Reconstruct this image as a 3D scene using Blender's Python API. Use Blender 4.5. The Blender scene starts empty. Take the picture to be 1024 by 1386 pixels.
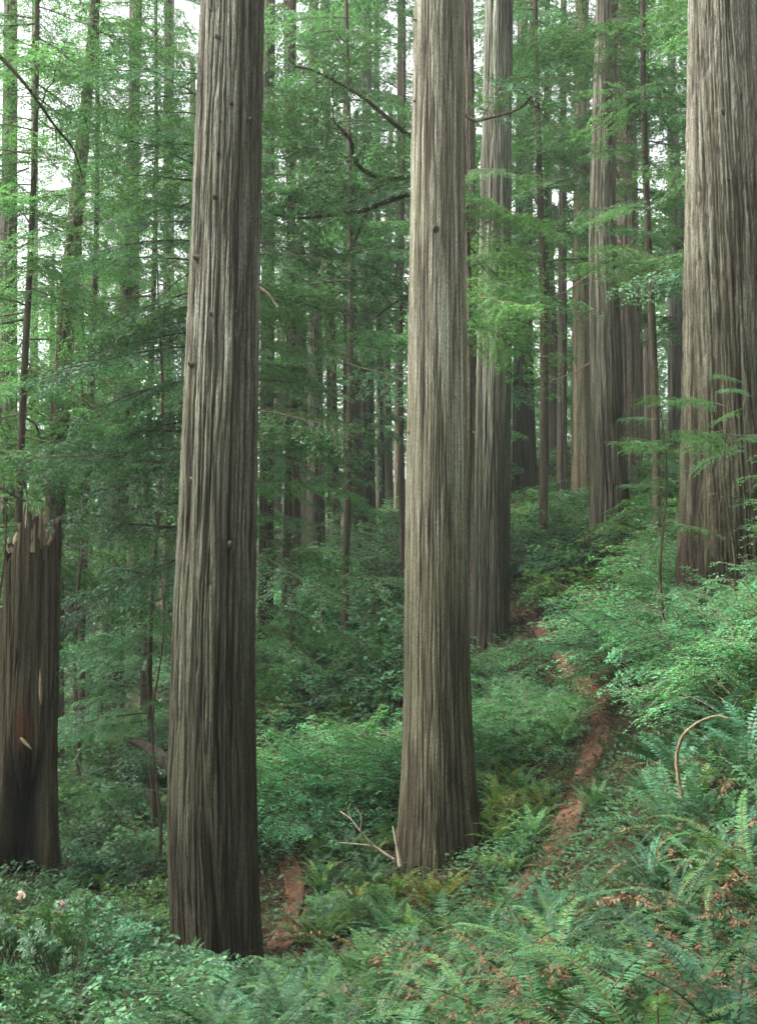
import bpy, math, random
import numpy as np
from mathutils import Vector, Matrix, Euler

R = math.radians
random.seed(11)
rng = np.random.default_rng(11)
SC = bpy.context.scene
COL = SC.collection

# ------------------------------------------------------------------ camera, sky, sun, exposure
EYE = 1.7
PITCH = R(5.0)
FPX = 1733.0
cam_d = bpy.data.cameras.new('camera')
cam = bpy.data.objects.new('camera', cam_d)
COL.objects.link(cam)
cam.location = (0, 0, EYE)
cam.rotation_euler = (R(90) + PITCH, 0, 0)
cam_d.sensor_fit = 'VERTICAL'
cam_d.sensor_height = 36.0
cam_d.sensor_width = 24.0
cam_d.lens = 36.0 * FPX / 1386.0
cam_d.clip_end = 1500
cam_d.clip_start = 0.05
SC.camera = cam

SUN_EL, SUN_AZ = R(50), R(-98)        # azimuth measured from +Y towards +X : the light comes from the left
world = bpy.data.worlds.new('World')
SC.world = world
world.use_nodes = True
wn = world.node_tree
bg = wn.nodes['Background']
sky = wn.nodes.new('ShaderNodeTexSky')
sky.sky_type = 'NISHITA'
sky.sun_disc = False
sky.sun_elevation = SUN_EL
sky.sun_rotation = SUN_AZ
sky.air_density = 1.0
sky.dust_density = 6.0
sky.ozone_density = 1.0
hs = wn.nodes.new('ShaderNodeHueSaturation')
hs.inputs['Saturation'].default_value = 0.12
wn.links.new(sky.outputs[0], hs.inputs['Color'])
wn.links.new(hs.outputs[0], bg.inputs['Color'])
bg.inputs['Strength'].default_value = 0.12

sd = bpy.data.lights.new('sun', 'SUN')
sd.energy = 1.5
sd.angle = R(12)
sd.color = (1.0, 0.97, 0.92)
sun = bpy.data.objects.new('sun', sd)
COL.objects.link(sun)
sdir = Vector((math.sin(SUN_AZ) * math.cos(SUN_EL), math.cos(SUN_AZ) * math.cos(SUN_EL), math.sin(SUN_EL)))
sun.rotation_euler = sdir.to_track_quat('Z', 'Y').to_euler()
sun.location = (0, 0, 60)

SC.view_settings.view_transform = 'Standard'
SC.view_settings.look = 'None'
SC.view_settings.gamma = 1.0
SC.view_settings.use_curve_mapping = False
SC.view_settings.exposure = 2.35

SC.render.engine = 'CYCLES'
SC.cycles.use_denoising = True
SC.cycles.max_bounces = 6
SC.cycles.diffuse_bounces = 3
SC.cycles.glossy_bounces = 1
SC.cycles.transmission_bounces = 4
SC.cycles.transparent_max_bounces = 4
SC.cycles.volume_bounces = 0
SC.cycles.caustics_reflective = False
SC.cycles.caustics_refractive = False
SC.cycles.sample_clamp_indirect = 4.0
SC.cycles.use_adaptive_sampling = True
SC.cycles.adaptive_threshold = 0.03

# ------------------------------------------------------------------ helpers: places
def ray(px, py):
    u = (px - 512.0) / FPX
    v = (693.0 - py) / FPX
    return np.array([u, math.cos(PITCH) - v * math.sin(PITCH), math.sin(PITCH) + v * math.cos(PITCH)])

def at(px, py, Y):
    d = ray(px, py)
    return np.array([0, 0, EYE]) + d * (Y / d[1])

def xat(px, Y, z=None):
    """world x of something at picture column px, distance Y and height z"""
    if z is None:
        z = 0.0
    depth = Y * math.cos(PITCH) + (z - EYE) * math.sin(PITCH)
    return (px - 512.0) / FPX * depth

def proj(p):
    x, y, z = p[0], p[1], p[2] - EYE
    dep = y * math.cos(PITCH) + z * math.sin(PITCH)
    up = -y * math.sin(PITCH) + z * math.cos(PITCH)
    return 512 + FPX * x / dep, 693 - FPX * up / dep

# ------------------------------------------------------------------ noise
_perm = rng.permutation(256)
_perm = np.concatenate([_perm, _perm, _perm])
_grad = rng.normal(size=(256, 3))
_grad /= np.linalg.norm(_grad, axis=1)[:, None]

def perlin(x, y, z):
    x, y, z = np.broadcast_arrays(np.asarray(x, float), np.asarray(y, float), np.asarray(z, float))
    xi, yi, zi = np.floor(x).astype(int), np.floor(y).astype(int), np.floor(z).astype(int)
    xf, yf, zf = x - xi, y - yi, z - zi
    xi &= 255; yi &= 255; zi &= 255
    u, v, w = [t * t * t * (t * (t * 6 - 15) + 10) for t in (xf, yf, zf)]
    def g(i, j, k):
        h = _perm[_perm[_perm[(xi + i) & 255] + ((yi + j) & 255)] + ((zi + k) & 255)] & 255
        G = _grad[h]
        return G[..., 0] * (xf - i) + G[..., 1] * (yf - j) + G[..., 2] * (zf - k)
    def L(a, b, t): return a + t * (b - a)
    return 1.6 * L(L(L(g(0,0,0), g(1,0,0), u), L(g(0,1,0), g(1,1,0), u), v),
                   L(L(g(0,0,1), g(1,0,1), u), L(g(0,1,1), g(1,1,1), u), v), w)

# ------------------------------------------------------------------ terrain
_ctl = [(at(*c)) for c in [
    (100,1430,10), (500,1430,8.5), (950,1430,7), (1150,1400,7), (-150,1430,11),
    (300,1308,17), (180,1320,14.5), (30,1240,15), (30,1176,21), (-150,1180,21),
    (597,1158,20), (740,1168,17.5), (640,1225,15.8), (745,1235,15.0), (745,1192,16.3), (300,1335,15.6), (300,1362,14.2), (400,1325,15.4), (860,1150,14.6), (800,1110,18.2), (790,1060,21), (806,940,27), (735,880,30.5), (700,832,34), (665,862,32),
    (395,1205,20.3), (375,1146,22.5), (368,1290,17.4), (470,1130,22), (450,1000,30), (380,960,34), (385,893,42), (150,968,42),
    (0,1100,30), (200,1050,30), (500,800,45), (545,760,50), (490,748,56), (430,800,50), (560,900,36),
    (690,715,50), (740,640,62), (826,722,38), (985,800,22.5), (850,1000,20), (965,1010,15), (950,1150,11.5), (1150,1100,11),
    (1000,620,60), (870,620,60), (300,860,60), (100,885,60), (760,800,33), (900,780,30), (1150,700,26), (700,1290,12.5), (850,1240,11)]]
_ctl += [np.array(p, float) for p in [(0,0,0), (-6,0,-1.0), (6,0,1.0), (0,-14,0.5), (-16,2,-3.0), (16,2,3.6), (-30,-10,-6), (30,-10,7),
    (-60,60,-1), (-40,110,4), (0,120,13), (60,60,24), (70,120,36), (-100,160,8), (0,200,22), (120,200,48), (-160,0,-10), (160,0,34), (0,-150,0)]]
_C = np.array(_ctl)
def _ker(r2): return np.sqrt(r2 + 9.0)
_n = len(_C)
_A = np.zeros((_n + 3, _n + 3))
_d2 = ((_C[:, None, :2] - _C[None, :, :2]) ** 2).sum(-1)
_A[:_n, :_n] = _ker(_d2) - 0.05 * np.eye(_n)
_A[:_n, _n] = 1; _A[:_n, _n + 1:] = _C[:, :2]
_A[_n, :_n] = 1; _A[_n + 1:, :_n] = _C[:, :2].T
_W = np.linalg.solve(_A, np.concatenate([_C[:, 2], [0, 0, 0]]))

TRAIL = [at(*c)[:2] for c in [(690,800,37), (700,832,34), (722,862,32), (752,890,30), (790,920,28), (808,945,26.5), (812,985,24.2), (806,1030,22.2),
                              (790,1062,20.8), (772,1110,19.2), (742,1165,17.4), (690,1190,16.4), (600,1215,15.7), (520,1240,15.6), (440,1262,16.4), (385,1283,17.2)]]
TRAIL2 = [at(*c)[:2] for c in [(352,1310,16.6), (372,1288,17.3), (392,1240,18.8), (399,1205,20.2), (386,1165,21.8), (368,1135,23.0), (335,1105,24.6), (290,1080,26)]]
def dense(pts, step=0.25):
    pts = [Vector((p[0], p[1], 0)) for p in pts]
    out = []
    for i in range(len(pts) - 1):
        p0 = pts[max(i - 1, 0)]; p1 = pts[i]; p2 = pts[i + 1]; p3 = pts[min(i + 2, len(pts) - 1)]
        n = max(2, int((p2 - p1).length / step))
        for k in range(n):
            t = k / n
            out.append(0.5 * ((2 * p1) + (p2 - p0) * t + (2 * p0 - 5 * p1 + 4 * p2 - p3) * t * t + (3 * p1 - p0 - 3 * p2 + p3) * t ** 3))
    out.append(pts[-1])
    return np.array([[p.x, p.y] for p in out])
TR1, TR2 = dense(TRAIL), dense(TRAIL2)
TRALL = np.concatenate([TR1, TR2])

def trail_dist(x, y):
    x = np.asarray(x, float); y = np.asarray(y, float)
    d = np.full(x.shape, 1e9)
    for p in TRALL:
        d = np.minimum(d, (x - p[0]) ** 2 + (y - p[1]) ** 2)
    return np.sqrt(d)

def ground(x, y):
    x = np.atleast_1d(np.asarray(x, float)); y = np.atleast_1d(np.asarray(y, float))
    z = _W[_n] + _W[_n + 1] * x + _W[_n + 2] * y
    for i in range(_n):
        z = z + _W[i] * _ker((x - _C[i, 0]) ** 2 + (y - _C[i, 1]) ** 2)
    td = trail_dist(x, y)
    k = np.clip((td - 0.45) / 0.8, 0, 1)
    bumps = 0.10 * perlin(x * 0.55, y * 0.55, 0.3) + 0.05 * perlin(x * 1.7, y * 1.7, 4.1)
    return z + bumps * k + 0.05 * k
def gz(x, y): return float(ground(x, y)[0])

# ------------------------------------------------------------------ materials
def mat(name):
    m = bpy.data.materials.new(name); m.use_nodes = True
    return m, m.node_tree, m.node_tree.nodes['Principled BSDF']
def N(nt, t, **kw):
    n = nt.nodes.new(t)
    for k, v in kw.items():
        if k in n.inputs: n.inputs[k].default_value = v
        else: setattr(n, k, v)
    return n
def ramp(nt, stops):
    n = nt.nodes.new('ShaderNodeValToRGB')
    e = n.color_ramp.elements
    while len(e) < len(stops): e.new(0.5)
    for i, (p, c) in enumerate(stops):
        e[i].position = p; e[i].color = (*c, 1)
    return n
def mixc(nt, a, b, fac, mode='MIX'):
    n = nt.nodes.new('ShaderNodeMix'); n.data_type = 'RGBA'; n.blend_type = mode
    for sock, val in ((n.inputs['Factor'], fac), (n.inputs['A'], a), (n.inputs['B'], b)):
        if hasattr(val, 'is_output'): nt.links.new(val, sock)
        elif isinstance(val, (int, float)): sock.default_value = val
        else: sock.default_value = (*val, 1)
    return n.outputs['Result']
def mmath(nt, op, a, b=None, clamp=False):
    n = nt.nodes.new('ShaderNodeMath'); n.operation = op; n.use_clamp = clamp
    for sock, val in ((n.inputs[0], a), (n.inputs[1], b)):
        if val is None: continue
        if hasattr(val, 'is_output'): nt.links.new(val, sock)
        else: sock.default_value = val
    return n.outputs[0]

def bark_mat(name, pale, mid, deep, moss=(0.095, 0.105, 0.065), mossiness=0.35, fibre=20, bump=0.7, height=False):
    m, nt, p = mat(name)
    tc = N(nt, 'ShaderNodeTexCoord')
    mp = N(nt, 'ShaderNodeMapping'); mp.inputs['Scale'].default_value = (1, 1, 0.035)
    nt.links.new(tc.outputs['Object'], mp.inputs['Vector'])
    n1 = N(nt, 'ShaderNodeTexNoise', Scale=float(fibre), Detail=6.0, Roughness=0.65)
    nt.links.new(mp.outputs[0], n1.inputs['Vector'])
    mp2 = N(nt, 'ShaderNodeMapping'); mp2.inputs['Scale'].default_value = (1, 1, 0.24)
    nt.links.new(tc.outputs['Object'], mp2.inputs['Vector'])
    n2 = N(nt, 'ShaderNodeTexNoise', Scale=float(fibre) * 5, Detail=5.0, Roughness=0.7)
    nt.links.new(mp2.outputs[0], n2.inputs['Vector'])
    n3 = N(nt, 'ShaderNodeTexNoise', Scale=0.8, Detail=4.0)
    nt.links.new(tc.outputs['Object'], n3.inputs['Vector'])
    r1 = ramp(nt, [(0.30, deep), (0.46, mid), (0.66, pale)])
    nt.links.new(n1.outputs['Fac'], r1.inputs[0])
    r2 = ramp(nt, [(0.36, (0.30, 0.28, 0.26)), (0.50, (0.95, 0.95, 0.94)), (0.66, (1.55, 1.54, 1.5))])
    nt.links.new(n2.outputs['Fac'], r2.inputs[0])
    c = mixc(nt, r1.outputs[0], r2.outputs[0], 0.9, 'MULTIPLY')
    if height:
        mp3 = N(nt, 'ShaderNodeMapping'); mp3.inputs['Scale'].default_value = (1, 1, 0.05)
        nt.links.new(tc.outputs['Object'], mp3.inputs['Vector'])
        n4 = N(nt, 'ShaderNodeTexNoise', Scale=8.0, Detail=4.0, Roughness=0.6, Distortion=0.3)
        nt.links.new(mp3.outputs[0], n4.inputs['Vector'])
        r4 = ramp(nt, [(0.40, (.26, .20, .155)), (0.49, (.80, .76, .70)), (0.60, (1.22, 1.25, 1.17))])
        nt.links.new(n4.outputs['Fac'], r4.inputs[0])
        c = mixc(nt, c, r4.outputs[0], 0.75, 'MULTIPLY')
    mr = ramp(nt, [(0.42, (0, 0, 0)), (0.62, (1, 1, 1))])
    nt.links.new(n3.outputs['Fac'], mr.inputs[0])
    f = mmath(nt, 'MULTIPLY', mr.outputs[0], mossiness)
    c = mixc(nt, c, moss, f)
    at_ = N(nt, 'ShaderNodeAttribute'); at_.attribute_name = 'groove'
    gf = mmath(nt, 'MULTIPLY', at_.outputs['Fac'], 0.85, True)
    c = mixc(nt, c, deep, gf)
    oi = N(nt, 'ShaderNodeObjectInfo')
    c = mixc(nt, c, oi.outputs['Color'], 1.0, 'MULTIPLY')
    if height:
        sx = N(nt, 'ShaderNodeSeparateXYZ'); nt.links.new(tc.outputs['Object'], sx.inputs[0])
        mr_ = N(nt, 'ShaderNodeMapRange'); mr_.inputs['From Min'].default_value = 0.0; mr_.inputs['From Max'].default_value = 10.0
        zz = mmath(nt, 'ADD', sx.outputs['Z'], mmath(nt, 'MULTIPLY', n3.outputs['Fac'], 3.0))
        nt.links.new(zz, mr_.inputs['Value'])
        shade_ramp = ramp(nt, [(0.1, (.34, .30, .24)), (0.50, (.58, .58, .49)), (0.95, (1.3, 1.30, 1.28))])  # shade low on the trunk painted into the colour, plus browner lower bark
        nt.links.new(mr_.outputs[0], shade_ramp.inputs[0])
        c = mixc(nt, c, shade_ramp.outputs[0], 1.0, 'MULTIPLY')
    nt.links.new(c, p.inputs['Base Color'])
    p.inputs['Roughness'].default_value = 0.9
    p.inputs['Specular IOR Level'].default_value = 0.15
    h = mmath(nt, 'ADD', n1.outputs['Fac'], mmath(nt, 'MULTIPLY', n2.outputs['Fac'], 0.5))
    b = N(nt, 'ShaderNodeBump', Strength=bump, Distance=0.03)
    nt.links.new(h, b.inputs['Height']); nt.links.new(b.outputs[0], p.inputs['Normal'])
    return m

def leaf_mat(name, dark, light, transl=0.35, rough=0.45, hue=0.02, spec=0.3, tinted=True):
    m, nt, p = mat(name)
    ge = N(nt, 'ShaderNodeNewGeometry')
    oi = N(nt, 'ShaderNodeObjectInfo')
    tc = N(nt, 'ShaderNodeTexCoord')
    nz = N(nt, 'ShaderNodeTexNoise', Scale=1.3, Detail=2.0)
    nt.links.new(tc.outputs['Object'], nz.inputs['Vector'])
    f = mmath(nt, 'ADD', mmath(nt, 'MULTIPLY', ge.outputs['Random Per Island'], 0.55), mmath(nt, 'MULTIPLY', nz.outputs['Fac'], 0.6), True)
    c = mixc(nt, dark, light, f)
    hsn = N(nt, 'ShaderNodeHueSaturation')
    nt.links.new(mmath(nt, 'ADD', mmath(nt, 'MULTIPLY', oi.outputs['Random'], hue * 2), 0.5 - hue), hsn.inputs['Hue'])
    nt.links.new(mmath(nt, 'ADD', mmath(nt, 'MULTIPLY', oi.outputs['Random'], 0.5), 0.75), hsn.inputs['Value'])
    nt.links.new(c, hsn.inputs['Color'])
    c = mixc(nt, hsn.outputs[0], oi.outputs['Color'], 1.0, 'MULTIPLY') if tinted else hsn.outputs[0]
    nt.links.new(c, p.inputs['Base Color'])
    p.inputs['Roughness'].default_value = rough
    p.inputs['Specular IOR Level'].default_value = spec
    tr = N(nt, 'ShaderNodeBsdfTranslucent')
    tcol = mixc(nt, c, (1.5, 1.5, 0.8), 1.0, 'MULTIPLY')
    nt.links.new(tcol, tr.inputs['Color'])
    mx = N(nt, 'ShaderNodeMixShader'); mx.inputs[0].default_value = transl
    out = [n for n in nt.nodes if n.type == 'OUTPUT_MATERIAL'][0]
    nt.links.new(p.outputs[0], mx.inputs[1]); nt.links.new(tr.outputs[0], mx.inputs[2])
    nt.links.new(mx.outputs[0], out.inputs['Surface'])
    return m

M = {}
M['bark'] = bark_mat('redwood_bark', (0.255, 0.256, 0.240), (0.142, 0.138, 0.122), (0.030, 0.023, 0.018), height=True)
M['bark_dark'] = bark_mat('dark_bark', (0.20, 0.165, 0.13), (0.12, 0.09, 0.068), (0.035, 0.024, 0.018), fibre=9)  # darker brown bark with coarser fibre
M['twig'] = bark_mat('twig_bark', (0.16, 0.13, 0.10), (0.09, 0.07, 0.05), (0.04, 0.03, 0.022), fibre=30, bump=0.2)
M['deadwood'] = bark_mat('dead_wood', (0.60, 0.54, 0.44), (0.42, 0.35, 0.27), (0.18, 0.13, 0.09), fibre=25, mossiness=0.1, bump=0.3)
M['hemlock'] = leaf_mat('hemlock_needles', (0.020, 0.062, 0.032), (0.100, 0.215, 0.105), transl=.42)
M['crown'] = leaf_mat('crown_leaves', (0.026, 0.080, 0.042), (0.10, 0.22, 0.11), transl=0.5)
M['huckle'] = leaf_mat('huckleberry_leaves', (0.020, 0.070, 0.036), (0.105, 0.240, 0.120), transl=0.35)
M['broad'] = leaf_mat('broad_leaves', (0.024, 0.075, 0.038), (0.095, 0.215, 0.105), transl=0.25, rough=0.42, spec=0.35)
M['fern'] = leaf_mat('fern_pinnae', (0.016, 0.056, 0.030), (0.074, 0.180, 0.094), transl=0.3, rough=0.5, spec=0.25)
M['deadfern'] = leaf_mat('dead_fern', (0.10, 0.055, 0.03), (0.27, 0.17, 0.09), transl=0.1, rough=0.8, hue=0.01, tinted=False)
M['herb'] = leaf_mat('herb_leaves', (0.016, 0.045, 0.022), (0.065, 0.150, 0.065), transl=0.3)
M['litter'] = leaf_mat('leaf_litter', (0.05, 0.028, 0.018), (0.20, 0.11, 0.06), transl=0.05, rough=0.9)
M['petal'] = leaf_mat('petals', (0.62, 0.42, 0.44), (0.80, 0.68, 0.68), transl=0.3, rough=0.6)

def ground_mat():
    m, nt, p = mat('forest_floor')
    tc = N(nt, 'ShaderNodeTexCoord')
    n1 = N(nt, 'ShaderNodeTexNoise', Scale=1.1, Detail=6.0, Roughness=0.6)
    n2 = N(nt, 'ShaderNodeTexNoise', Scale=22.0, Detail=6.0, Roughness=0.75)
    for n in (n1, n2): nt.links.new(tc.outputs['Object'], n.inputs['Vector'])
    a = ramp(nt, [(0.35, (0.018, 0.014, 0.009)), (0.52, (0.036, 0.024, 0.016)), (0.66, (0.022, 0.036, 0.015))])
    nt.links.new(n1.outputs['Fac'], a.inputs[0])
    b = ramp(nt, [(0.3, (0.45, 0.45, 0.45)), (0.7, (1.6, 1.5, 1.4))])
    nt.links.new(n2.outputs['Fac'], b.inputs[0])
    nt.links.new(mixc(nt, a.outputs[0], b.outputs[0], 1.0, 'MULTIPLY'), p.inputs['Base Color'])
    p.inputs['Roughness'].default_value = 1.0
    p.inputs['Specular IOR Level'].default_value = 0.1
    bu = N(nt, 'ShaderNodeBump', Strength=0.8, Distance=0.05)
    nt.links.new(n2.outputs['Fac'], bu.inputs['Height']); nt.links.new(bu.outputs[0], p.inputs['Normal'])
    return m
def trail_mat():
    m, nt, p = mat('trail_duff')
    tc = N(nt, 'ShaderNodeTexCoord')
    n1 = N(nt, 'ShaderNodeTexNoise', Scale=2.2, Detail=5.0, Roughness=0.6)
    n2 = N(nt, 'ShaderNodeTexNoise', Scale=38.0, Detail=6.0, Roughness=0.8)
    for n in (n1, n2): nt.links.new(tc.outputs['Object'], n.inputs['Vector'])
    a = ramp(nt, [(0.35, (0.045, 0.029, 0.021)), (0.62, (0.150, 0.078, 0.050))])
    nt.links.new(n1.outputs['Fac'], a.inputs[0])
    b = ramp(nt, [(0.3, (0.5, 0.5, 0.5)), (0.7, (1.45, 1.4, 1.35))])
    nt.links.new(n2.outputs['Fac'], b.inputs[0])
    nt.links.new(mixc(nt, a.outputs[0], b.outputs[0], 1.0, 'MULTIPLY'), p.inputs['Base Color'])
    p.inputs['Roughness'].default_value = 1.0
    p.inputs['Specular IOR Level'].default_value = 0.1
    bu = N(nt, 'ShaderNodeBump', Strength=0.7, Distance=0.03)
    nt.links.new(n2.outputs['Fac'], bu.inputs['Height']); nt.links.new(bu.outputs[0], p.inputs['Normal'])
    return m
M['ground'] = ground_mat()
M['trail'] = trail_mat()

def stump_mat():
    m = bark_mat('stump_wood', (0.14, 0.115, 0.085), (0.07, 0.05, 0.034), (0.03, 0.018, 0.012), mossiness=0.25)
    nt = m.node_tree; p = nt.nodes['Principled BSDF']
    src = p.inputs['Base Color'].links[0].from_socket
    a = N(nt, 'ShaderNodeAttribute'); a.attribute_name = 'char'
    c = mixc(nt, src, (0.008, 0.007, 0.006), a.outputs['Fac'])
    a2 = N(nt, 'ShaderNodeAttribute'); a2.attribute_name = 'rot'
    c = mixc(nt, c, (0.16, 0.05, 0.025), a2.outputs['Fac'])
    nt.links.new(c, p.inputs['Base Color'])
    return m
M['stump'] = stump_mat()

# ------------------------------------------------------------------ mesh building (all quads, numpy)
class QM:
    def __init__(s): s.V = []; s.F = []; s.M = []; s.n = 0
    def add(s, V, F, m=0):
        V = np.asarray(V, float).reshape(-1, 3); F = np.asarray(F, int).reshape(-1, 4)
        s.V.append(V); s.F.append(F + s.n); s.M.append(np.full(len(F), m)); s.n += len(V)
    def arrays(s): return np.concatenate(s.V), np.concatenate(s.F), np.concatenate(s.M)
    def mesh(s, name, mats, smooth=False):
        V, F, m = s.arrays()
        return np_mesh(name, V, F, m, mats, smooth)
def np_mesh(name, V, F, mi, mats, smooth=False, attrs=None):
    me = bpy.data.meshes.new(name)
    me.vertices.add(len(V)); me.vertices.foreach_set('co', np.ascontiguousarray(V, dtype=np.float32).ravel())
    me.loops.add(len(F) * 4); me.loops.foreach_set('vertex_index', np.ascontiguousarray(F, dtype=np.int32).ravel())
    me.polygons.add(len(F))
    me.polygons.foreach_set('loop_start', np.arange(0, len(F) * 4, 4, dtype=np.int32))
    me.polygons.foreach_set('loop_total', np.full(len(F), 4, dtype=np.int32))
    for k in mats: me.materials.append(k)
    if mi is not None: me.polygons.foreach_set('material_index', np.asarray(mi, dtype=np.int32))
    if smooth is not False:
        me.polygons.foreach_set('use_smooth', np.full(len(F), True) if smooth is True else smooth)
    for k, a in (attrs or {}).items():
        me.attributes.new(k, 'FLOAT', 'POINT').data.foreach_set('value', np.asarray(a, dtype=np.float32))
    me.update(calc_edges=True)
    return me
def link(name, data, parent=None, loc=None):
    o = bpy.data.objects.new(name, data); COL.objects.link(o)
    if parent is not None: o.parent = parent
    if loc is not None: o.location = loc
    return o
def thing(name, label, cat, loc=(0, 0, 0), rz=0.0, group=None, data=None):
    o = link(name, data, None, loc); o.rotation_euler = (0, 0, rz)
    o['label'] = label; o['category'] = cat
    if group: o['group'] = group
    return o

def tube(q, pts, rad, n=5, m=0, cap=True):
    pts = np.asarray(pts, float); k = len(pts)
    T = np.gradient(pts, axis=0); T /= np.linalg.norm(T, axis=1)[:, None] + 1e-9
    ref = np.array([0.31, 0.17, 0.93]) if abs(T[0, 2]) < 0.8 else np.array([0.95, 0.2, 0.1])
    A = np.cross(T, ref); A /= np.linalg.norm(A, axis=1)[:, None] + 1e-9
    B = np.cross(T, A)
    th = np.arange(n) * 2 * math.pi / n
    r = np.broadcast_to(np.asarray(rad, float), (k,))
    V = pts[:, None, :] + r[:, None, None] * (np.cos(th)[None, :, None] * A[:, None, :] + np.sin(th)[None, :, None] * B[:, None, :])
    F = []
    for i in range(k - 1):
        for j in range(n):
            a, b = i * n + j, i * n + (j + 1) % n
            F.append((a, b, b + n, a + n))
    q.add(V.reshape(-1, 3), F, m)

def leaves(q, P, D, Nn, L, W, m=0, fold=0.0, mid=0.45, six=False):
    """leaf blades: base P, direction D, normal Nn, length L, width W"""
    P, D, Nn = [np.asarray(a, float).reshape(-1, 3) for a in (P, D, Nn)]
    D = D / (np.linalg.norm(D, axis=1)[:, None] + 1e-9)
    S = np.cross(D, Nn); S /= np.linalg.norm(S, axis=1)[:, None] + 1e-9
    U = np.cross(S, D)
    n = len(P)
    L = np.broadcast_to(L, (n,))[:, None]; W = np.broadcast_to(W, (n,))[:, None]
    if not six:
        V = np.stack([P, P + D * L * mid - S * W / 2 + U * fold * W, P + D * L - U * fold * W, P + D * L * mid + S * W / 2 + U * fold * W], 1)
        F = np.arange(n * 4).reshape(-1, 4)
    else:
        V = np.stack([P, P + D * L * .25 + S * W * .40 + U * fold * W, P + D * L * .68 + S * W * .46 + U * fold * W, P + D * L - U * fold * W * 1.2,
                      P + D * L * .68 - S * W * .46 + U * fold * W, P + D * L * .25 - S * W * .40 + U * fold * W], 1)
        b = np.arange(n)[:, None] * 6
        F = np.concatenate([b + [0, 1, 2, 3], b + [0, 3, 4, 5]])
    q.add(V.reshape(-1, 3), F, m)

def unit(v): return v / (np.linalg.norm(v) + 1e-9)

# ---- a flattened spray of foliage on a woody axis (x forward, z up): conifer boughs, huckleberry sprays
def spray(q, r, L, droop, el, side=0.42, nb=22, tw=0.16, tsp=0.075, leaf=(0.05, 0.018), lsp=0.028, wr=0.02, wm=0, lm=1, miss=0.1, start=0.12, six=False, jit=0.35, hang=0.5):
    k = 9
    s = np.linspace(0, 1, k)
    wob = np.cumsum(r.normal(0, 0.03, k)) * L * 0.5
    ax = np.stack([L * s * math.cos(el) , wob, L * s * math.sin(el) - droop * L * s ** 2], 1)
    tube(q, ax, wr * (1 - 0.85 * s), 4, wm)
    P = []; D = []; NN = []; LL = []
    def axis(t): return np.array([np.interp(t, s, ax[:, i]) for i in range(3)])
    for b in range(nb):
        t = start + (1 - start) * (b + r.random() * .8) / nb
        t = min(t, 0.99)
        if r.random() < miss: continue
        sg = 1 if b % 2 else -1
        p0 = axis(t); tang = unit(axis(min(t + .05, 1)) - axis(t - .05))
        lat = unit(np.cross(np.array([0, 0, 1.]), tang)) * sg
        a = R(r.uniform(40, 68))
        bl = L * side * (0.25 + 0.75 * math.sin(math.pi * min(1, (0.15 + 0.85 * (1 - t)) ** 0.8) * 0.62)) * r.uniform(.7, 1.15)
        d = unit(tang * math.cos(a) + lat * math.sin(a) + np.array([0, 0, r.normal(0, 0.12)]))
        kk = 4; ss = np.linspace(0, 1, kk)
        bp = p0 + d * bl * ss[:, None] + np.array([0, 0, -1]) * (bl * hang * 0.6 * ss[:, None] ** 2)
        tube(q, bp, wr * .35 * (1 - .8 * ss) + 0.0015, 3, wm)
        nt = max(2, int(bl / tsp))
        roll = r.normal(0, jit)
        up = unit(np.array([0, 0, 1.]) + lat * roll)
        for j in range(nt * 2):
            u = (j // 2 + r.random()) / nt
            u = min(u, 1)
            if r.random() < 0.08: continue
            pp = np.array([np.interp(u, ss, bp[:, i]) for i in range(3)])
            ds = unit(bp[-1] - bp[0] + np.array([0, 0, -u * hang * bl * 0.8]))
            sd = unit(np.cross(up, ds)) * (1 if j % 2 else -1)
            aa = R(r.uniform(38, 62))
            dd = unit(ds * math.cos(aa) + sd * math.sin(aa) + up * r.normal(0, 0.15) - np.array([0, 0, .15]))
            tl = tw * (1 - 0.55 * u) * r.uniform(.6, 1.2)
            nl = max(2, int(tl / lsp))
            i = np.arange(nl * 2)
            w = (i // 2 + 0.5) / nl
            sd2 = unit(np.cross(up, dd))
            lp = pp + dd * (tl * w)[:, None] - np.array([0, 0, 1.]) * (tl * .15 * w ** 2)[:, None]
            ld = dd * 0.75 + sd2 * np.where(i % 2, 1, -1)[:, None] * 0.75 + up * r.normal(0, 0.22, len(i))[:, None]
            P.append(lp); D.append(ld); NN.append(np.tile(up, (len(i), 1)) + r.normal(0, jit, (len(i), 3)))
            LL.append(r.uniform(.75, 1.2, len(i)) * (1 - .35 * w))
    if P:
        P = np.concatenate(P); D = np.concatenate(D); NN = np.concatenate(NN); LL = np.concatenate(LL)
        leaves(q, P, D, NN, leaf[0] * LL, leaf[1] * LL, lm, fold=0.08, six=six)

def xf(V, Mx):
    A = np.array(Mx); return V @ A[:3, :3].T + A[:3, 3]
def rotm(rz, ry=0.0, rx=0.0, s=1.0, loc=(0, 0, 0)):
    return Matrix.Translation(loc) @ Euler((rx, ry, rz)).to_matrix().to_4x4() @ Matrix.Scale(s, 4)

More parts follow.
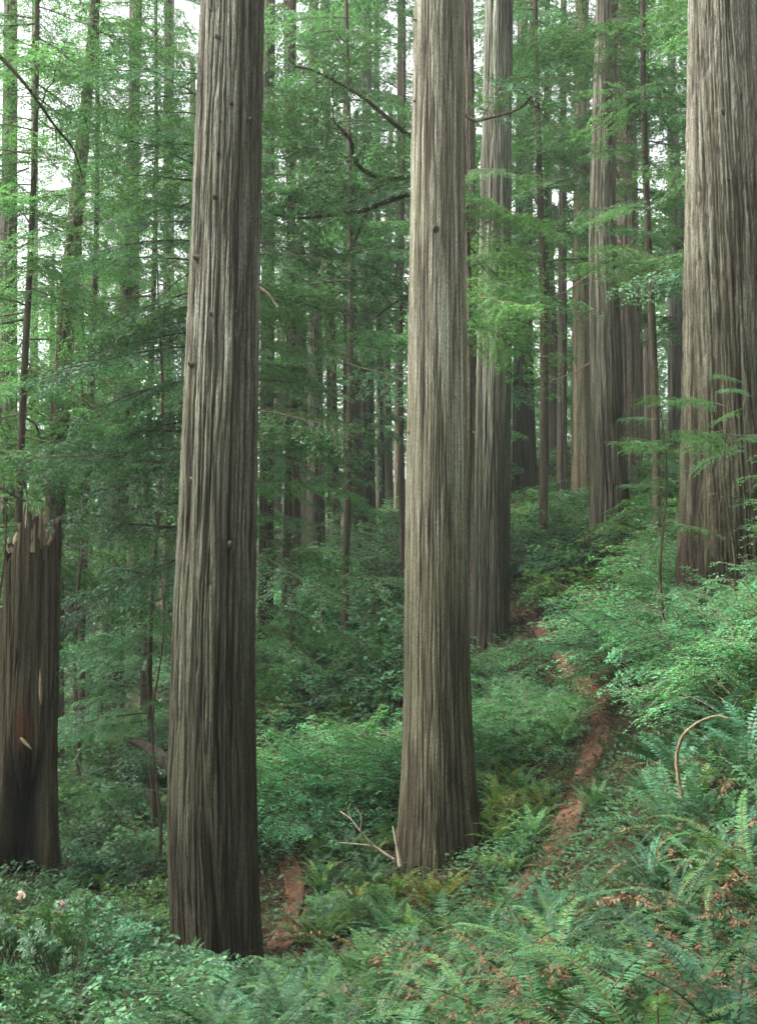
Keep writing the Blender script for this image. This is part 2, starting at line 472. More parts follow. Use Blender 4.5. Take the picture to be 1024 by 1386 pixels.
# ------------------------------------------------------------------ ground, trail, air
def build_ground():
    def axis(lo, hi, near_lo, near_hi, fine, growth):
        a = list(np.arange(near_lo, near_hi + 1e-6, fine)); st = fine
        while a[-1] < hi: st *= growth; a.append(a[-1] + st)
        st = fine; b = [a[0]]
        while b[-1] > lo: st *= growth; b.append(b[-1] - st)
        return np.array(b[::-1][:-1] + a)
    xs = axis(-300, 300, -12, 14, 0.2, 1.08); ys = axis(-150, 420, 5, 40, 0.22, 1.07)
    X, Y = np.meshgrid(xs, ys)
    Z = ground(X.ravel(), Y.ravel())
    V = np.stack([X.ravel(), Y.ravel(), Z], 1)
    nx = len(xs); i, j = np.meshgrid(np.arange(nx - 1), np.arange(len(ys) - 1))
    a = (j * nx + i).ravel()
    F = np.stack([a, a + 1, a + 1 + nx, a + nx], 1)
    o = link('ground', np_mesh('ground', V, F, None, [M['ground']], True)); o['kind'] = 'structure'
    o['label'] = 'dark brown forest floor sloping down to the left'
build_ground()

def build_trail(T, seed):
    r = np.random.default_rng(seed)
    T = np.asarray(T); d = np.gradient(T, axis=0); d /= np.linalg.norm(d, axis=1)[:, None]
    nrm = np.stack([-d[:, 1], d[:, 0]], 1)
    q = QM(); cols = [-1.12, -1.0, -.7, -.35, 0, .35, .7, 1.0, 1.12]
    k = len(T)
    hw = (0.235 if seed == 3 else 0.15) + 0.07 * perlin(np.arange(k) * .13, seed, 0.0) + 0.06 * perlin(np.arange(k) * .5, seed + 3, 0.0)
    hw = hw * np.where(T[:, 1] > 23.5, .55, 1.0)
    V = []
    for c in cols:
        jag = 1 + .22 * perlin(np.arange(k) * .9, seed + 9 + np.sign(c) * 3, 0.0) + .12 * perlin(np.arange(k) * 2.3, seed + np.sign(c) * 7, 1.0)
        P = T + nrm * (hw * jag * c)[:, None]
        z = ground(P[:, 0], P[:, 1]) + (0.035 - 0.03 * (1 - c * c) if abs(c) <= 1 else -0.08) + 0.012 * perlin(P[:, 0] * 5, P[:, 1] * 5, 0)
        V.append(np.column_stack([P, z]))
    V = np.stack(V, 1); nc = len(cols)
    F = [(i * nc + j, (i + 1) * nc + j, (i + 1) * nc + j + 1, i * nc + j + 1) for i in range(k - 1) for j in range(nc - 1)]
    q.add(V.reshape(-1, 3), F)
    return q
o = link('path', build_trail(TR1, 3).mesh('path', [M['trail']], True)); o['kind'] = 'structure'; o['label'] = 'narrow red-brown dirt trail climbing to the right of the middle redwood'
o = link('path', build_trail(TR2, 8).mesh('path', [M['trail']], True)); o['kind'] = 'structure'; o['label'] = 'red-brown dirt trail passing beside the left redwood'

# ------------------------------------------------------------------ trunks
def trunk_data(prof, z0, ztop, r0, nseg, dz, seed, zfine, ridge=1.0, flare=0.22, lobes=5, flare_h=0.9, twist=0.0, freq=7.0, dzc=0.5):
    """prof: list of (z, cx, cy, radius) sorted by z. local coordinates: base at origin"""
    prof = np.array(prof, float)
    zs = list(np.arange(z0 - 0.6, zfine, dz))
    while zs[-1] < ztop: zs.append(zs[-1] + dzc)
    zs = np.array(zs)
    cx = np.interp(zs, prof[:, 0], prof[:, 1]); cy = np.interp(zs, prof[:, 0], prof[:, 2]); rr = np.interp(zs, prof[:, 0], prof[:, 3])
    if len(prof) > 2:   # smooth the kinks
        w = np.hanning(41); w /= w.sum()
        def sm(a): return np.convolve(np.pad(a, 20, mode='reflect', reflect_type='odd'), w, 'valid')
        cx, cy, rr = sm(cx), sm(cy), sm(rr)
    rr = np.maximum(rr, 0.02)
    th = np.arange(nseg) * 2 * math.pi / nseg
    TH, ZZ = np.meshgrid(th, zs)
    TW = TH + twist * (ZZ - z0) + 0.045 * perlin(np.cos(TH), np.sin(TH), ZZ * 0.2 + seed)
    X, Y = np.cos(TW) * r0, np.sin(TW) * r0
    s = seed * 7.3
    wx = 0.012 * perlin(X * 5, Y * 5, ZZ * 1.1 + s); wy = 0.012 * perlin(X * 5 + 9, Y * 5, ZZ * 1.1 + s)
    n1 = perlin((X + wx) * freq * 1.25, (Y + wy) * freq * 1.25, ZZ * 0.12 + s)
    g1 = np.exp(-(n1 / 0.085) ** 2)
    n2 = perlin((X + wx) * freq * 2.3 + 5, (Y + wy) * freq * 2.3, ZZ * 0.40 + s)
    g2 = np.exp(-(n2 / 0.12) ** 2)
    n3 = perlin(X * freq * 5, Y * freq * 5, ZZ * 4.5 + s)
    n4 = perlin(X * 1.6, Y * 1.6, ZZ * 0.12 + s)
    n5 = perlin(X * 3.2, Y * 3.2, ZZ * 0.25 + s)
    n0 = perlin((X + wx) * 4.2, (Y + wy) * 4.2, ZZ * 0.07 + s * 1.7)
    g0 = np.exp(-(n0 / 0.05) ** 2)
    g1 = g1 * np.clip(.45 + 1.6 * perlin(X * 2.5, Y * 2.5, ZZ * .5 - s), .1, 1.1)
    disp = -0.022 * g0 - 0.032 * g1 - 0.018 * g2 + 0.010 * n3
    RR = rr[:, None] + ridge * disp + rr[:, None] * (0.04 * n4 + 0.025 * n5)
    h = np.clip(ZZ - z0, 0, None)
    lob = np.cos(lobes * TH + seed) * 0.35 + perlin(np.cos(TH) * 1.5, np.sin(TH) * 1.5, seed * 1.1) * 0.9
    RR = RR + rr[:, None] * flare * np.exp(-h / flare_h) * (0.75 + 0.6 * lob)
    V = np.stack([cx[:, None] + RR * np.cos(TH), cy[:, None] + RR * np.sin(TH), ZZ - z0], -1)
    nz = len(zs)
    i, j = np.meshgrid(np.arange(nseg), np.arange(nz - 1))
    a = (j * nseg + i).ravel(); b = (j * nseg + (i + 1) % nseg).ravel()
    F = np.stack([a, b, b + nseg, a + nseg], 1)
    gro = np.clip(g0 + g1 * 0.9 * (.6 + .8 * np.clip(n5 + .5, 0, 1)) + g2 * 0.5, 0, 1).ravel()
    return V.reshape(-1, 3), F, gro, (zs, cx, cy, rr)

def px_profile(rows, Y, ztop):
    """rows: (py, xl, xr) in the photograph, Y: the tree's distance -> (z, cx, cy, r) relative to the base"""
    P = []
    for py, xl, xr in rows:
        a = at((xl + xr) / 2, py, Y)
        dep = np.linalg.norm(at((xl + xr) / 2, py, Y) - np.array([0, 0, EYE])) / np.linalg.norm(ray((xl + xr) / 2, py))
        P.append([a[2], a[0], Y, (xr - xl) / 2 / FPX * dep])
    P.sort()
    t = P[-1]; b = P[-2]
    sl = (t[1] - b[1]) / (t[0] - b[0]); rs = (t[3] - b[3]) / (t[0] - b[0])
    rt = max(0.12, t[3] + min(rs, -0.004) * (ztop - t[0]))
    P.append([ztop, t[1] + sl * (ztop - t[0]), Y, rt])
    return P

def big_tree(label, rows, Y, ztop, nseg, dz, seed, zfine, mt='bark', tint=(1, 1, 1), cat='redwood', name='redwood_tree', group=None, **kw):
    prof = px_profile(rows, Y, ztop)
    bx = prof[0][1]; by = Y
    z0 = min(gz(bx, by), gz(bx, by - prof[0][3])) - 0.05
    prof = [[p[0], p[1] - bx, p[2] - by, p[3]] for p in prof]
    prof.insert(0, [z0 - 1, prof[0][1], prof[0][2], prof[0][3]])
    V, F, g, cv = trunk_data(prof, z0, ztop, prof[1][3], nseg, dz, seed, zfine, **kw)
    root = thing(name, label, cat, (bx, by, z0), 0, group)
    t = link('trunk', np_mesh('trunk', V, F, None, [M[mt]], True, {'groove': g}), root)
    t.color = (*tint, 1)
    root['_'] = 0; del root['_']
    return root, t, (cv[0] - z0, cv[1], cv[2], cv[3])

TREES = {}
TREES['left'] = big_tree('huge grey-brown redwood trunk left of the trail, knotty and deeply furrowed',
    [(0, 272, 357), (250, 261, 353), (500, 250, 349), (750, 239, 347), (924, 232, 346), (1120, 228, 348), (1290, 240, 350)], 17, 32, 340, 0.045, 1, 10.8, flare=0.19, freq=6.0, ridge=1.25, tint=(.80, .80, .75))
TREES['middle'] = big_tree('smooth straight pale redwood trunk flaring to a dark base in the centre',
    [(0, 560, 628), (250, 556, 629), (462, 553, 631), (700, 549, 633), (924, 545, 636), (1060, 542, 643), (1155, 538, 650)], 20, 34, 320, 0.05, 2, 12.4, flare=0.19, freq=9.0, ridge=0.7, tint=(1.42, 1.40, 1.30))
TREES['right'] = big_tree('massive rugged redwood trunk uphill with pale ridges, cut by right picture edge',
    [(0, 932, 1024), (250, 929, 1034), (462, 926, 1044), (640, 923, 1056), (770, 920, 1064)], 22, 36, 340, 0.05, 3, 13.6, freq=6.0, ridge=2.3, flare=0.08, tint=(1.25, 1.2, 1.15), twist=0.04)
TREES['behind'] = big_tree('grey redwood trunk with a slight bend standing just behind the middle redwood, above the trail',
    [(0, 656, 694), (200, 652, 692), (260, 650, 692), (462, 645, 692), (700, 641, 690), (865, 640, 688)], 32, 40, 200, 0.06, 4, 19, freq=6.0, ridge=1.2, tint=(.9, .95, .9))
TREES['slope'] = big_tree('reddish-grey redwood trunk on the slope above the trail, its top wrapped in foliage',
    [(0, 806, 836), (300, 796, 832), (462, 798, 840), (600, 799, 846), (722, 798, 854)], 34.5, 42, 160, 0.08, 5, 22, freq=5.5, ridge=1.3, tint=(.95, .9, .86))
for k, (lab, rows, Y, mt, tint) in enumerate([
    ('slim dark trunk squeezed between the middle redwood and the bent grey redwood', [(0, 622, 640), (850, 624, 650)], 34, 'bark_dark', (1, 1, 1)),
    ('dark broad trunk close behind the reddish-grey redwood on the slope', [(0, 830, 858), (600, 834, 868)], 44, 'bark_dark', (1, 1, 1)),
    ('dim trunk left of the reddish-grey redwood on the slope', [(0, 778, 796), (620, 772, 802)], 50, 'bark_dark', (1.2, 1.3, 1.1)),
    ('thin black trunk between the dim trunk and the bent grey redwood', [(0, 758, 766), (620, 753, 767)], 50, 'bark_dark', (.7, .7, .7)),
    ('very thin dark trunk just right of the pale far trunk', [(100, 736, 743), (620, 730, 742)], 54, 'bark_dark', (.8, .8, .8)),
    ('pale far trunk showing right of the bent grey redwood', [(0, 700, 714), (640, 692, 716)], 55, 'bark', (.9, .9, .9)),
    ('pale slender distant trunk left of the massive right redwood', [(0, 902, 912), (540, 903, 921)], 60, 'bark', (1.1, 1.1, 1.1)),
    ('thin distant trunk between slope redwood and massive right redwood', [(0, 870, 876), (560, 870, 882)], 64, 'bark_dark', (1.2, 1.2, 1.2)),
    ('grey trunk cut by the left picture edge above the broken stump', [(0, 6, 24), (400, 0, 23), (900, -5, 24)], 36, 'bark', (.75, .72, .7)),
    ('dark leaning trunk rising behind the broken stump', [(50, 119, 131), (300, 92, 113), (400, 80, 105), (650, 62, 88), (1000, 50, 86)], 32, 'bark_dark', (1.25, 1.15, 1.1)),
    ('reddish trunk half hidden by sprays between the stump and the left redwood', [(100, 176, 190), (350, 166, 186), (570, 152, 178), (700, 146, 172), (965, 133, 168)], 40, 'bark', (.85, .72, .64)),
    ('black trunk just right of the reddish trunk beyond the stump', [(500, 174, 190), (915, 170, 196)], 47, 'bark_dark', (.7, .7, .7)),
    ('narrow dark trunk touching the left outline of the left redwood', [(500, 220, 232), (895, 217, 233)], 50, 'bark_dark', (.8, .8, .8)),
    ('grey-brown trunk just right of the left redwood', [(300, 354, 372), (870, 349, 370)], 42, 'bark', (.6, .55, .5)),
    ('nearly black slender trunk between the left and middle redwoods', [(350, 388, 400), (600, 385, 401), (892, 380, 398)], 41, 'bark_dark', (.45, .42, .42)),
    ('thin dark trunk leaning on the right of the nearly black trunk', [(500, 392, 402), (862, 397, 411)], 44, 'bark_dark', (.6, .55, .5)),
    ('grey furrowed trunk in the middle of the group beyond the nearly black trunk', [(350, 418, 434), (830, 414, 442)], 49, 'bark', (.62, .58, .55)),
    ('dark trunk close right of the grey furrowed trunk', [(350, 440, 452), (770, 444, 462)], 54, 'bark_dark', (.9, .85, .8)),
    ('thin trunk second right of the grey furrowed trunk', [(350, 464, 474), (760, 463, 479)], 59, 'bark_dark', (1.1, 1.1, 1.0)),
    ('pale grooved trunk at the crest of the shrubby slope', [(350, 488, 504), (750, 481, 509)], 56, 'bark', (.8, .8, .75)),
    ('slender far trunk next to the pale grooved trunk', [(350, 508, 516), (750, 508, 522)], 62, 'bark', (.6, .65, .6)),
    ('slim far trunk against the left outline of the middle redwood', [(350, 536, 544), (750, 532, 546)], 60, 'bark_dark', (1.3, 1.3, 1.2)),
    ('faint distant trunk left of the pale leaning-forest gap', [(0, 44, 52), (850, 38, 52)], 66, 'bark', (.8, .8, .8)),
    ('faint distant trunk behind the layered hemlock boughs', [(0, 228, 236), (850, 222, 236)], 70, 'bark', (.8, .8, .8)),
    ]):
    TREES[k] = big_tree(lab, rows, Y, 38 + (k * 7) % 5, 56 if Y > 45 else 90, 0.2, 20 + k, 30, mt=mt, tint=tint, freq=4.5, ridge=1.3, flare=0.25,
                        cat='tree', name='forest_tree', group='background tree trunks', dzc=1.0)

# knots and broken branch stubs on the big trunks
def stub(root, cv, z, ang, ln, rad, seed):
    r = np.random.default_rng(seed)
    zs, cx, cy, rr = cv
    c = np.array([np.interp(z, zs, cx), np.interp(z, zs, cy), z]); rad0 = np.interp(z, zs, rr)
    d = np.array([math.cos(ang), math.sin(ang), 0.25])
    p0 = c + d * (rad0 - 0.10) * np.array([1, 1, 0]); q = QM()
    k = np.linspace(0, 1, 5)
    pts = p0 + unit(d) * (0.09 + ln) * k[:, None]
    tube(q, pts, rad * np.array([1.7, 1.45, 1.05, 0.8, 0.25]) * (1 + r.normal(0, .12, 5)), 8)
    o = link('branch_stub', q.mesh('branch_stub', [M['bark_dark']], True), root)
    return o
def stubs(key, spec, Y):
    root, t, cv = TREES[key]
    for i, (px, py, ln, rad) in enumerate(spec):
        p = at(px, py, Y) - np.array(root.location)
        c = np.array([np.interp(p[2], cv[0], cv[1]), np.interp(p[2], cv[0], cv[2])]); rr = np.interp(p[2], cv[0], cv[3])
        s = max(-0.95, min(0.95, (p[0] - c[0]) / rr))
        stub(root, cv, p[2], -math.pi / 2 + math.asin(s), ln, rad, i)
stubs('left', [(299, 70, .05, .045), (318, 160, .05, .05), (341, 177, .06, .06), (322, 205, .03, .03), (302, 182, .02, .035), (300, 226, .04, .03), (334, 255, .02, .03),
               (296, 284, .05, .045), (333, 330, .03, .035), (341, 310, .03, .03), (269, 360, .05, .05), (291, 438, .04, .04), (325, 433, .02, .035), (263, 502, .05, .05), (318, 740, .04, .05), (262, 655, .02, .04), (288, 30, .02, .03), (348, 32, .03, .03)], 17)
stubs('middle', [(587, 322, .07, .065), (562, 35, .05, .04), (561, 145, .04, .045), (553, 590, .05, .035), (614, 545, .02, .03)], 20)
stubs('right', [(965, 170, .04, .07), (970, 262, .03, .06), (993, 135, .03, .07), (945, 330, .02, .05), (1003, 225, .03, .06)], 22)

# ------------------------------------------------------------------ foliage sources
def src_bough(i, **kw):
    r = np.random.default_rng(100 + i); q = QM()
    spray(q, r, **kw)
    return q
BOUGH = []      # about 2.6 m long, conifer
for i in range(7):
    q = src_bough(i, L=2.6, droop=0.16 + 0.05 * (i % 3), el=0.12, nb=18 + 2 * (i % 3), side=0.42, tw=0.24, tsp=0.115, leaf=(0.080, 0.036), lsp=0.046, wr=0.020, hang=0.35, jit=.45, miss=.18)
    BOUGH.append(q.mesh('bough', [M['twig'], M['hemlock']]))
FARB = []       # coarser, used joined in far crowns
for i in range(5):
    q = src_bough(40 + i, L=3.4, droop=0.22, el=0.1, nb=20, side=0.42, tw=0.30, tsp=0.22, leaf=(0.20, 0.10), lsp=0.105, wr=0.03, hang=0.5, jit=.5)
    FARB.append(q.arrays())
CROWN = []
for i in range(5):
    r = np.random.default_rng(60 + i); q = QM(); H = 22.0
    n = 38
    for k in range(n):
        t = (k + r.random()) / n; t = t ** 0.9
        V, F, m = FARB[r.integers(5)]
        s = (1.25 - 0.8 * t) * r.uniform(.65, 1.2)
        V = xf(V, rotm(r.uniform(0, 2 * math.pi), R(r.uniform(-8, 22)), R(r.uniform(-20, 20)), s, (0, 0, t * H)))
        q.V.append(V); q.F.append(F + q.n); q.M.append(m); q.n += len(V)
    CROWN.append(q.mesh('crown', [M['twig'], M['crown']]))

def huckle_mesh(seed, n=15, L=1.15, leaf=(0.050, 0.034), lm='huckle', open_=1.0, six=False, tsp=.08, lsp=.044, nb=13, start=.3, jit=.35):
    r = np.random.default_rng(seed); q = QM()
    for k in range(n):
        q2 = QM()
        el = R(r.uniform(35, 80))
        spray(q2, r, L=L * r.uniform(.6, 1.1), droop=r.uniform(.25, .6) * open_, el=el, side=0.36, nb=nb, tw=0.13, tsp=tsp, leaf=leaf, lsp=lsp, wr=0.009, start=start, hang=.25, jit=jit, six=six)
        V, F, m = q2.arrays()
        az = k * 2.4 + r.uniform(-.5, .5)
        V = xf(V, rotm(az, 0, R(r.uniform(-12, 12)), 1, (r.normal(0, .10), r.normal(0, .10), -0.05)))
        q.V.append(V); q.F.append(F + q.n); q.M.append(m); q.n += len(V)
    return q.mesh('shrub', [M['twig'], M[lm]])
HUCK = [huckle_mesh(200 + i, open_=1.0 + .15 * i) for i in range(5)]
FEATH = [huckle_mesh(230 + i, n=22, L=1.35, leaf=(0.038, 0.021), open_=1.15, nb=13, start=.42, jit=.18, lsp=.036) for i in range(3)]

def rhodo_mesh(seed, n=34, H=1.0):
    """stems ending in rosettes of oblong leaves"""
    r = np.random.default_rng(seed); q = QM(); tips = []
    for k in range(n):
        az = r.uniform(0, 2 * math.pi); rad = 0.75 * math.sqrt(r.random()); h = H * (1 - .45 * rad ** 2) * r.uniform(.55, 1.05)
        tip = np.array([math.cos(az) * rad, math.sin(az) * rad, h])
        s = np.linspace(0, 1, 5)[:, None]
        b = np.array([math.cos(az), math.sin(az), 0]) * .08
        pts = b + (tip - b) * s + np.array([0, 0, .12]) * np.sin(s * math.pi) + r.normal(0, .012, (5, 3))
        tube(q, pts, 0.010 - 0.007 * s[:, 0], 4, 0)
        d = unit(pts[-1] - pts[-2]); tips.append((pts[-1], d))
        for lay in range(3):
            p = pts[-1] - d * 0.07 * lay
            nl = r.integers(6, 10); a = np.arange(nl) * 2 * math.pi / nl + r.uniform(0, 6)
            A = unit(np.cross(d, [0.2, .9, .1])); B = np.cross(d, A)
            rad_ = np.cos(a)[:, None] * A + np.sin(a)[:, None] * B
            D = rad_ + d * (0.55 - .25 * lay) + r.normal(0, .15, (nl, 3)) - np.array([0, 0, .1])
            leaves(q, np.tile(p, (nl, 1)) + rad_ * .008, D, np.tile(d, (nl, 1)), r.uniform(.06, .10, nl), r.uniform(.024, .034, nl), 1, fold=.12, six=True)
    return q.mesh('rhododendron', [M['twig'], M['broad']]), tips
RHO = [rhodo_mesh(300 + i) for i in range(3)]
LEAFY = [huckle_mesh(330 + i, n=16, L=1.0, leaf=(0.055, 0.034), lm='broad', six=True, tsp=.10, lsp=.05) for i in range(3)]

# ---- sword fern fronds: x forward, z up
def frond_arrays(seed, L=1.0, pairs=40, el0=62, el1=-18, wmax=0.085, twist=0.0, dead=False):
    r = np.random.default_rng(seed); q = QM()
    k = 14; s = np.linspace(0, 1, k)
    el = np.radians(el0 + (el1 - el0) * s ** 1.1)
    st = L / (k - 1)
    x = np.concatenate([[0], np.cumsum(np.cos(el[:-1]) * st)]); z = np.concatenate([[0], np.cumsum(np.sin(el[:-1]) * st)])
    y = 0.06 * L * np.sin(s * 2.2 + seed) * s
    ax = np.stack([x, y, z], 1)
    tube(q, ax, 0.0045 * (1 - .8 * s) + .0008, 3, 0)
    t = np.linspace(0.10, 0.985, pairs)
    t = np.repeat(t, 2); sg = np.tile([1, -1], pairs)
    P = np.stack([np.interp(t, s, ax[:, i]) for i in range(3)], 1)
    T = np.stack([np.interp(t, s, np.gradient(ax[:, i])) for i in range(3)], 1); T /= np.linalg.norm(T, axis=1)[:, None]
    S = np.cross(np.array([0, 0, 1.]), T); S /= np.linalg.norm(S, axis=1)[:, None]
    U = np.cross(T, S)
    w = wmax * np.clip(np.sin(np.clip((t - .02) / .98, 0, 1) ** .62 * math.pi) ** .75, .08, 1) * r.uniform(.88, 1.08, len(t))
    lift = r.normal(.05, .12, len(t)) if not dead else r.normal(-.5, .5, len(t))
    D = S * sg[:, None] * 1.0 + T * 0.28 + U * lift[:, None]
    keep = r.random(len(t)) > (.03 if not dead else .25)
    wd = L * 0.88 / pairs * 0.86
    leaves(q, P[keep], D[keep], U[keep] + r.normal(0, .15 if not dead else .5, (keep.sum(), 3)), w[keep], np.full(keep.sum(), wd), 1, mid=.28, fold=.15)
    return q.arrays()
FR = [frond_arrays(400 + i, L=1.0 + .06 * (i % 3), el0=66 - 7 * (i % 3), el1=-58 + 13 * (i % 4), pairs=56, wmax=.060) for i in range(6)]
FRD = [frond_arrays(420 + i, L=.85, el0=45 - 12 * i, el1=-62, pairs=30, wmax=.06, dead=True) for i in range(3)]
FRM = [np_mesh('frond', V, F, m, [M['twig'], M['fern']]) for V, F, m in FR]
FRDM = [np_mesh('dead_frond', V, F, m, [M['deadfern'], M['deadfern']]) for V, F, m in FRD]
LFR = [frond_arrays(440 + i, L=.9, el0=68 - 6 * i, el1=-20 + 10 * i, pairs=20, wmax=.095) for i in range(3)]
def fern_clump(seed, n=17, dead=2):
    r = np.random.default_rng(seed); q = QM()
    for k in range(n + dead):
        V, F, m = LFR[r.integers(3)] if k < n else FRD[r.integers(3)]
        V = xf(V, rotm(k * 2.4 + r.uniform(-.4, .4), R(r.uniform(-22, 18)), R(r.uniform(-12, 12)), r.uniform(.7, 1.1)))
        q.V.append(V); q.F.append(F + q.n); q.M.append(np.where(m == 1, 1 if k < n else 2, 0)); q.n += len(V)
    return q.mesh('fern', [M['twig'], M['fern'], M['deadfern']])
CLUMP = [fern_clump(460 + i, 15 + i, i % 3 + 1) for i in range(4)]

# ------------------------------------------------------------------ labels from where a plant stands
ORD = ['first', 'second', 'third', 'fourth', 'fifth', 'sixth', 'seventh', 'eighth', 'ninth', 'tenth', 'eleventh', 'twelfth', 'thirteenth', 'fourteenth', 'fifteenth', 'sixteenth']
OPEN = [(255, 300, 1262, 17), (300, 366, 1288, 17), (366, 425, 1272, 17), (712, 832, 1180, 17.6), (528, 665, 1146, 19.5), (-20, 80, 1168, 20.3), (80, 262, 1140, 17), (425, 528, 1175, 17.5), (665, 712, 1172, 17.4),
        (735, 845, 1035, 23.4), (712, 800, 890, 30.5), (912, 1060, 722, 22), (366, 412, 1125, 22.5)]
def fit(x, y, s, h):
    """plants stay low where the photograph lets one see past them to the trunks' feet and the trail"""
    z = gz(x, y); w = 0.42 * h * s
    for a, b, lim, Y in OPEN:
        if y > Y: continue
        px, _ = proj((x, y, z)); pw = w * FPX / y
        if px + pw < a or px - pw > b: continue
        for _ in range(24):
            if proj((x, y, z + h * s))[1] < lim: s *= 0.93
    return s
def ordn(i):
    if i < 16: return ORD[i]
    n = i + 1
    return f'{n}' + ('th' if 10 < n % 100 < 14 else {1: 'st', 2: 'nd', 3: 'rd'}.get(n % 10, 'th'))
PENDING = []    # (object, kind phrase, region phrase)
def region(x, y):
    px, py = proj((x, y, gz(x, y)))
    if y < 8.6: base = 'along the bottom picture edge'
    elif y < 10.6: base = 'in the second fern bank'
    elif y < 13: base = 'in the third fern bank'
    elif y < 16.2: base = 'downhill of the near trail bend'
    elif y < 20.5: base = 'level with the middle redwood foot'
    elif y < 26: base = 'beside the upper trail'
    elif y < 34: base = 'near the bent grey redwood'
    elif y < 46: base = 'on the slope below the far trunks'
    else: base = 'at the crest among far trunks'
    if px < 230: side = 'left of the left redwood'
    elif px < 540: side = 'between left and middle redwoods'
    elif px < 790: side = 'right of the middle redwood'
    else: side = 'below the massive right redwood'
    return base, side, px
def flush_labels():
    groups = {}
    for o, kind, x, y in PENDING:
        b, s, px = region(x, y)
        groups.setdefault((kind[1], b, s), []).append((px, o, kind[0]))
    for (noun, b, s), L in groups.items():
        L.sort(key=lambda t: t[0])
        for i, (px, o, adj) in enumerate(L):
            if len(L) == 1: lab = f'{adj} {noun} {b}, {s}'
            else: lab = f'{adj} {noun} {b}, {ordn(i)} from left {s}'
            w = lab.split()
            o['label'] = ' '.join(w[:16]) if len(w) <= 16 else f'{adj.split()[0]} {noun} {b}, {ordn(i)} {s}'
def plant(mesh, name, noun, adj, cat, x, y, s, group, tint=(1, 1, 1), sink=0.0, tilt=8, r=random):
    s0 = s; s = fit(x, y, s, {'sword fern': .75, 'huckleberry shrub': 1.15}.get(noun, 1.0))
    if s < .2 * s0 + .03: return None
    o = thing(name, '', cat, (x, y, gz(x, y) - sink), r.uniform(0, 6.28), group, mesh)
    o.rotation_euler = (R(r.uniform(-tilt, tilt)), R(r.uniform(-tilt, tilt)), r.uniform(0, 6.28))
    o.scale = (s * r.uniform(.9, 1.1), s * r.uniform(.9, 1.1), s * r.uniform(.85, 1.1))
    o.color = (*tint, 1)
    PENDING.append((o, (adj, noun), x, y))
    return o

# trunk footprints to keep clear
FOOT = []
for k, (root, t, cv) in TREES.items():
    FOOT.append((root.location.x + float(cv[1][0]), root.location.y, float(cv[3][0]) * 1.15 + .1))
STUMP = (xat(36, 20.5, -1.5), 20.5)
FOOT.append((STUMP[0], STUMP[1], .75))
def clear(x, y, pad=0.0):
    return all((x - a) ** 2 + (y - b) ** 2 > (c + pad) ** 2 for a, b, c in FOOT)
def poisson(n, samp, dmin, pad=.1, tdist=.6, tries=4000, existing=()):
    out = list(existing); m = len(out); k = 0
    while len(out) - m < n and k < tries:
        k += 1
        x, y = samp()
        if not clear(x, y, pad): continue
        d = dmin(x, y) if callable(dmin) else dmin
        if any((x - a) ** 2 + (y - b) ** 2 < d * d for a, b in out): continue
        if tdist and ((TRALL[:, 0] - x) ** 2 + (TRALL[:, 1] - y) ** 2).min() < tdist ** 2: continue
        out.append((x, y))
    return out[m:]

# ------------------------------------------------------------------ near ferns with separate fronds
rr = random.Random(5)
def samp_near():
    y = rr.uniform(6.0, 15.5)
    px = rr.uniform(-60, 1330)
    x = xat(px, y)
    if px < 250 + (15 - y) * 8 and y > 8.2: return samp_near()
    return x, y
near = poisson(300, samp_near, lambda x, y: .37 + .013 * y, pad=.15, tdist=.6)
fern_pts = list(near)
GF = 'sword ferns covering the slope'
def full_fern(x, y, s, nf, ndead, tint, adj):
    s = fit(x, y, s, .72)
    if s < .3: return
    root = thing('sword_fern', '', 'fern', (x, y, gz(x, y) - .02), rr.uniform(0, 6.28), GF)
    root.scale = (s, s, s)
    for k in range(nf + ndead):
        dead = k >= nf
        f = link('dead_frond' if dead else 'frond', rr.choice(FRDM if dead else FRM), root)
        f.rotation_euler = (R(rr.uniform(-14, 14)), R(rr.uniform(-20, 20)), k * 2.4 + rr.uniform(-.4, .4))
        sc = rr.uniform(.7, 1.12); f.scale = (sc, sc * rr.uniform(.9, 1.1), sc)
        f.location = (rr.uniform(-.03, .03), rr.uniform(-.03, .03), 0)
        v = rr.uniform(.6, 1.35)
        f.color = (tint[0] * v, tint[1] * v, tint[2] * v, 1)
        if dead: f['label'] = 'withered brown frond'
    PENDING.append((root, (adj, 'sword fern'), x, y))
for x, y in near:
    t = rr.random(); px, py = proj((x, y, gz(x, y)))
    nd = rr.choice([0, 1, 1, 3]) + (rr.choice([1, 3, 6]) if (px > 560 and y < 10) else 0)
    if t < .13: tint, adj = (1.4, 1.3, .85), 'yellow-green'
    elif t < .45: tint, adj = (.95, 1.1, 1.1), 'bluish green'
    elif t < .65: tint, adj = (.65, .70, .6), 'dark green'
    else: tint, adj = (1.1, 1.15, .95), 'mid green'
    if nd > 2: adj += ' partly brown'
    if y > 12.3 or not (-20 < px < 1060):
        plant(rr.choice(CLUMP), 'sword_fern', 'sword fern', adj, 'fern', x, y, rr.uniform(.8, 1.1), GF, tint, 0.02, 10, rr); continue
    full_fern(x, y, rr.uniform(.75, 1.1) * (1.22 if px > 640 and y < 10 else .95), rr.randint(13, 20), nd, tint, adj)

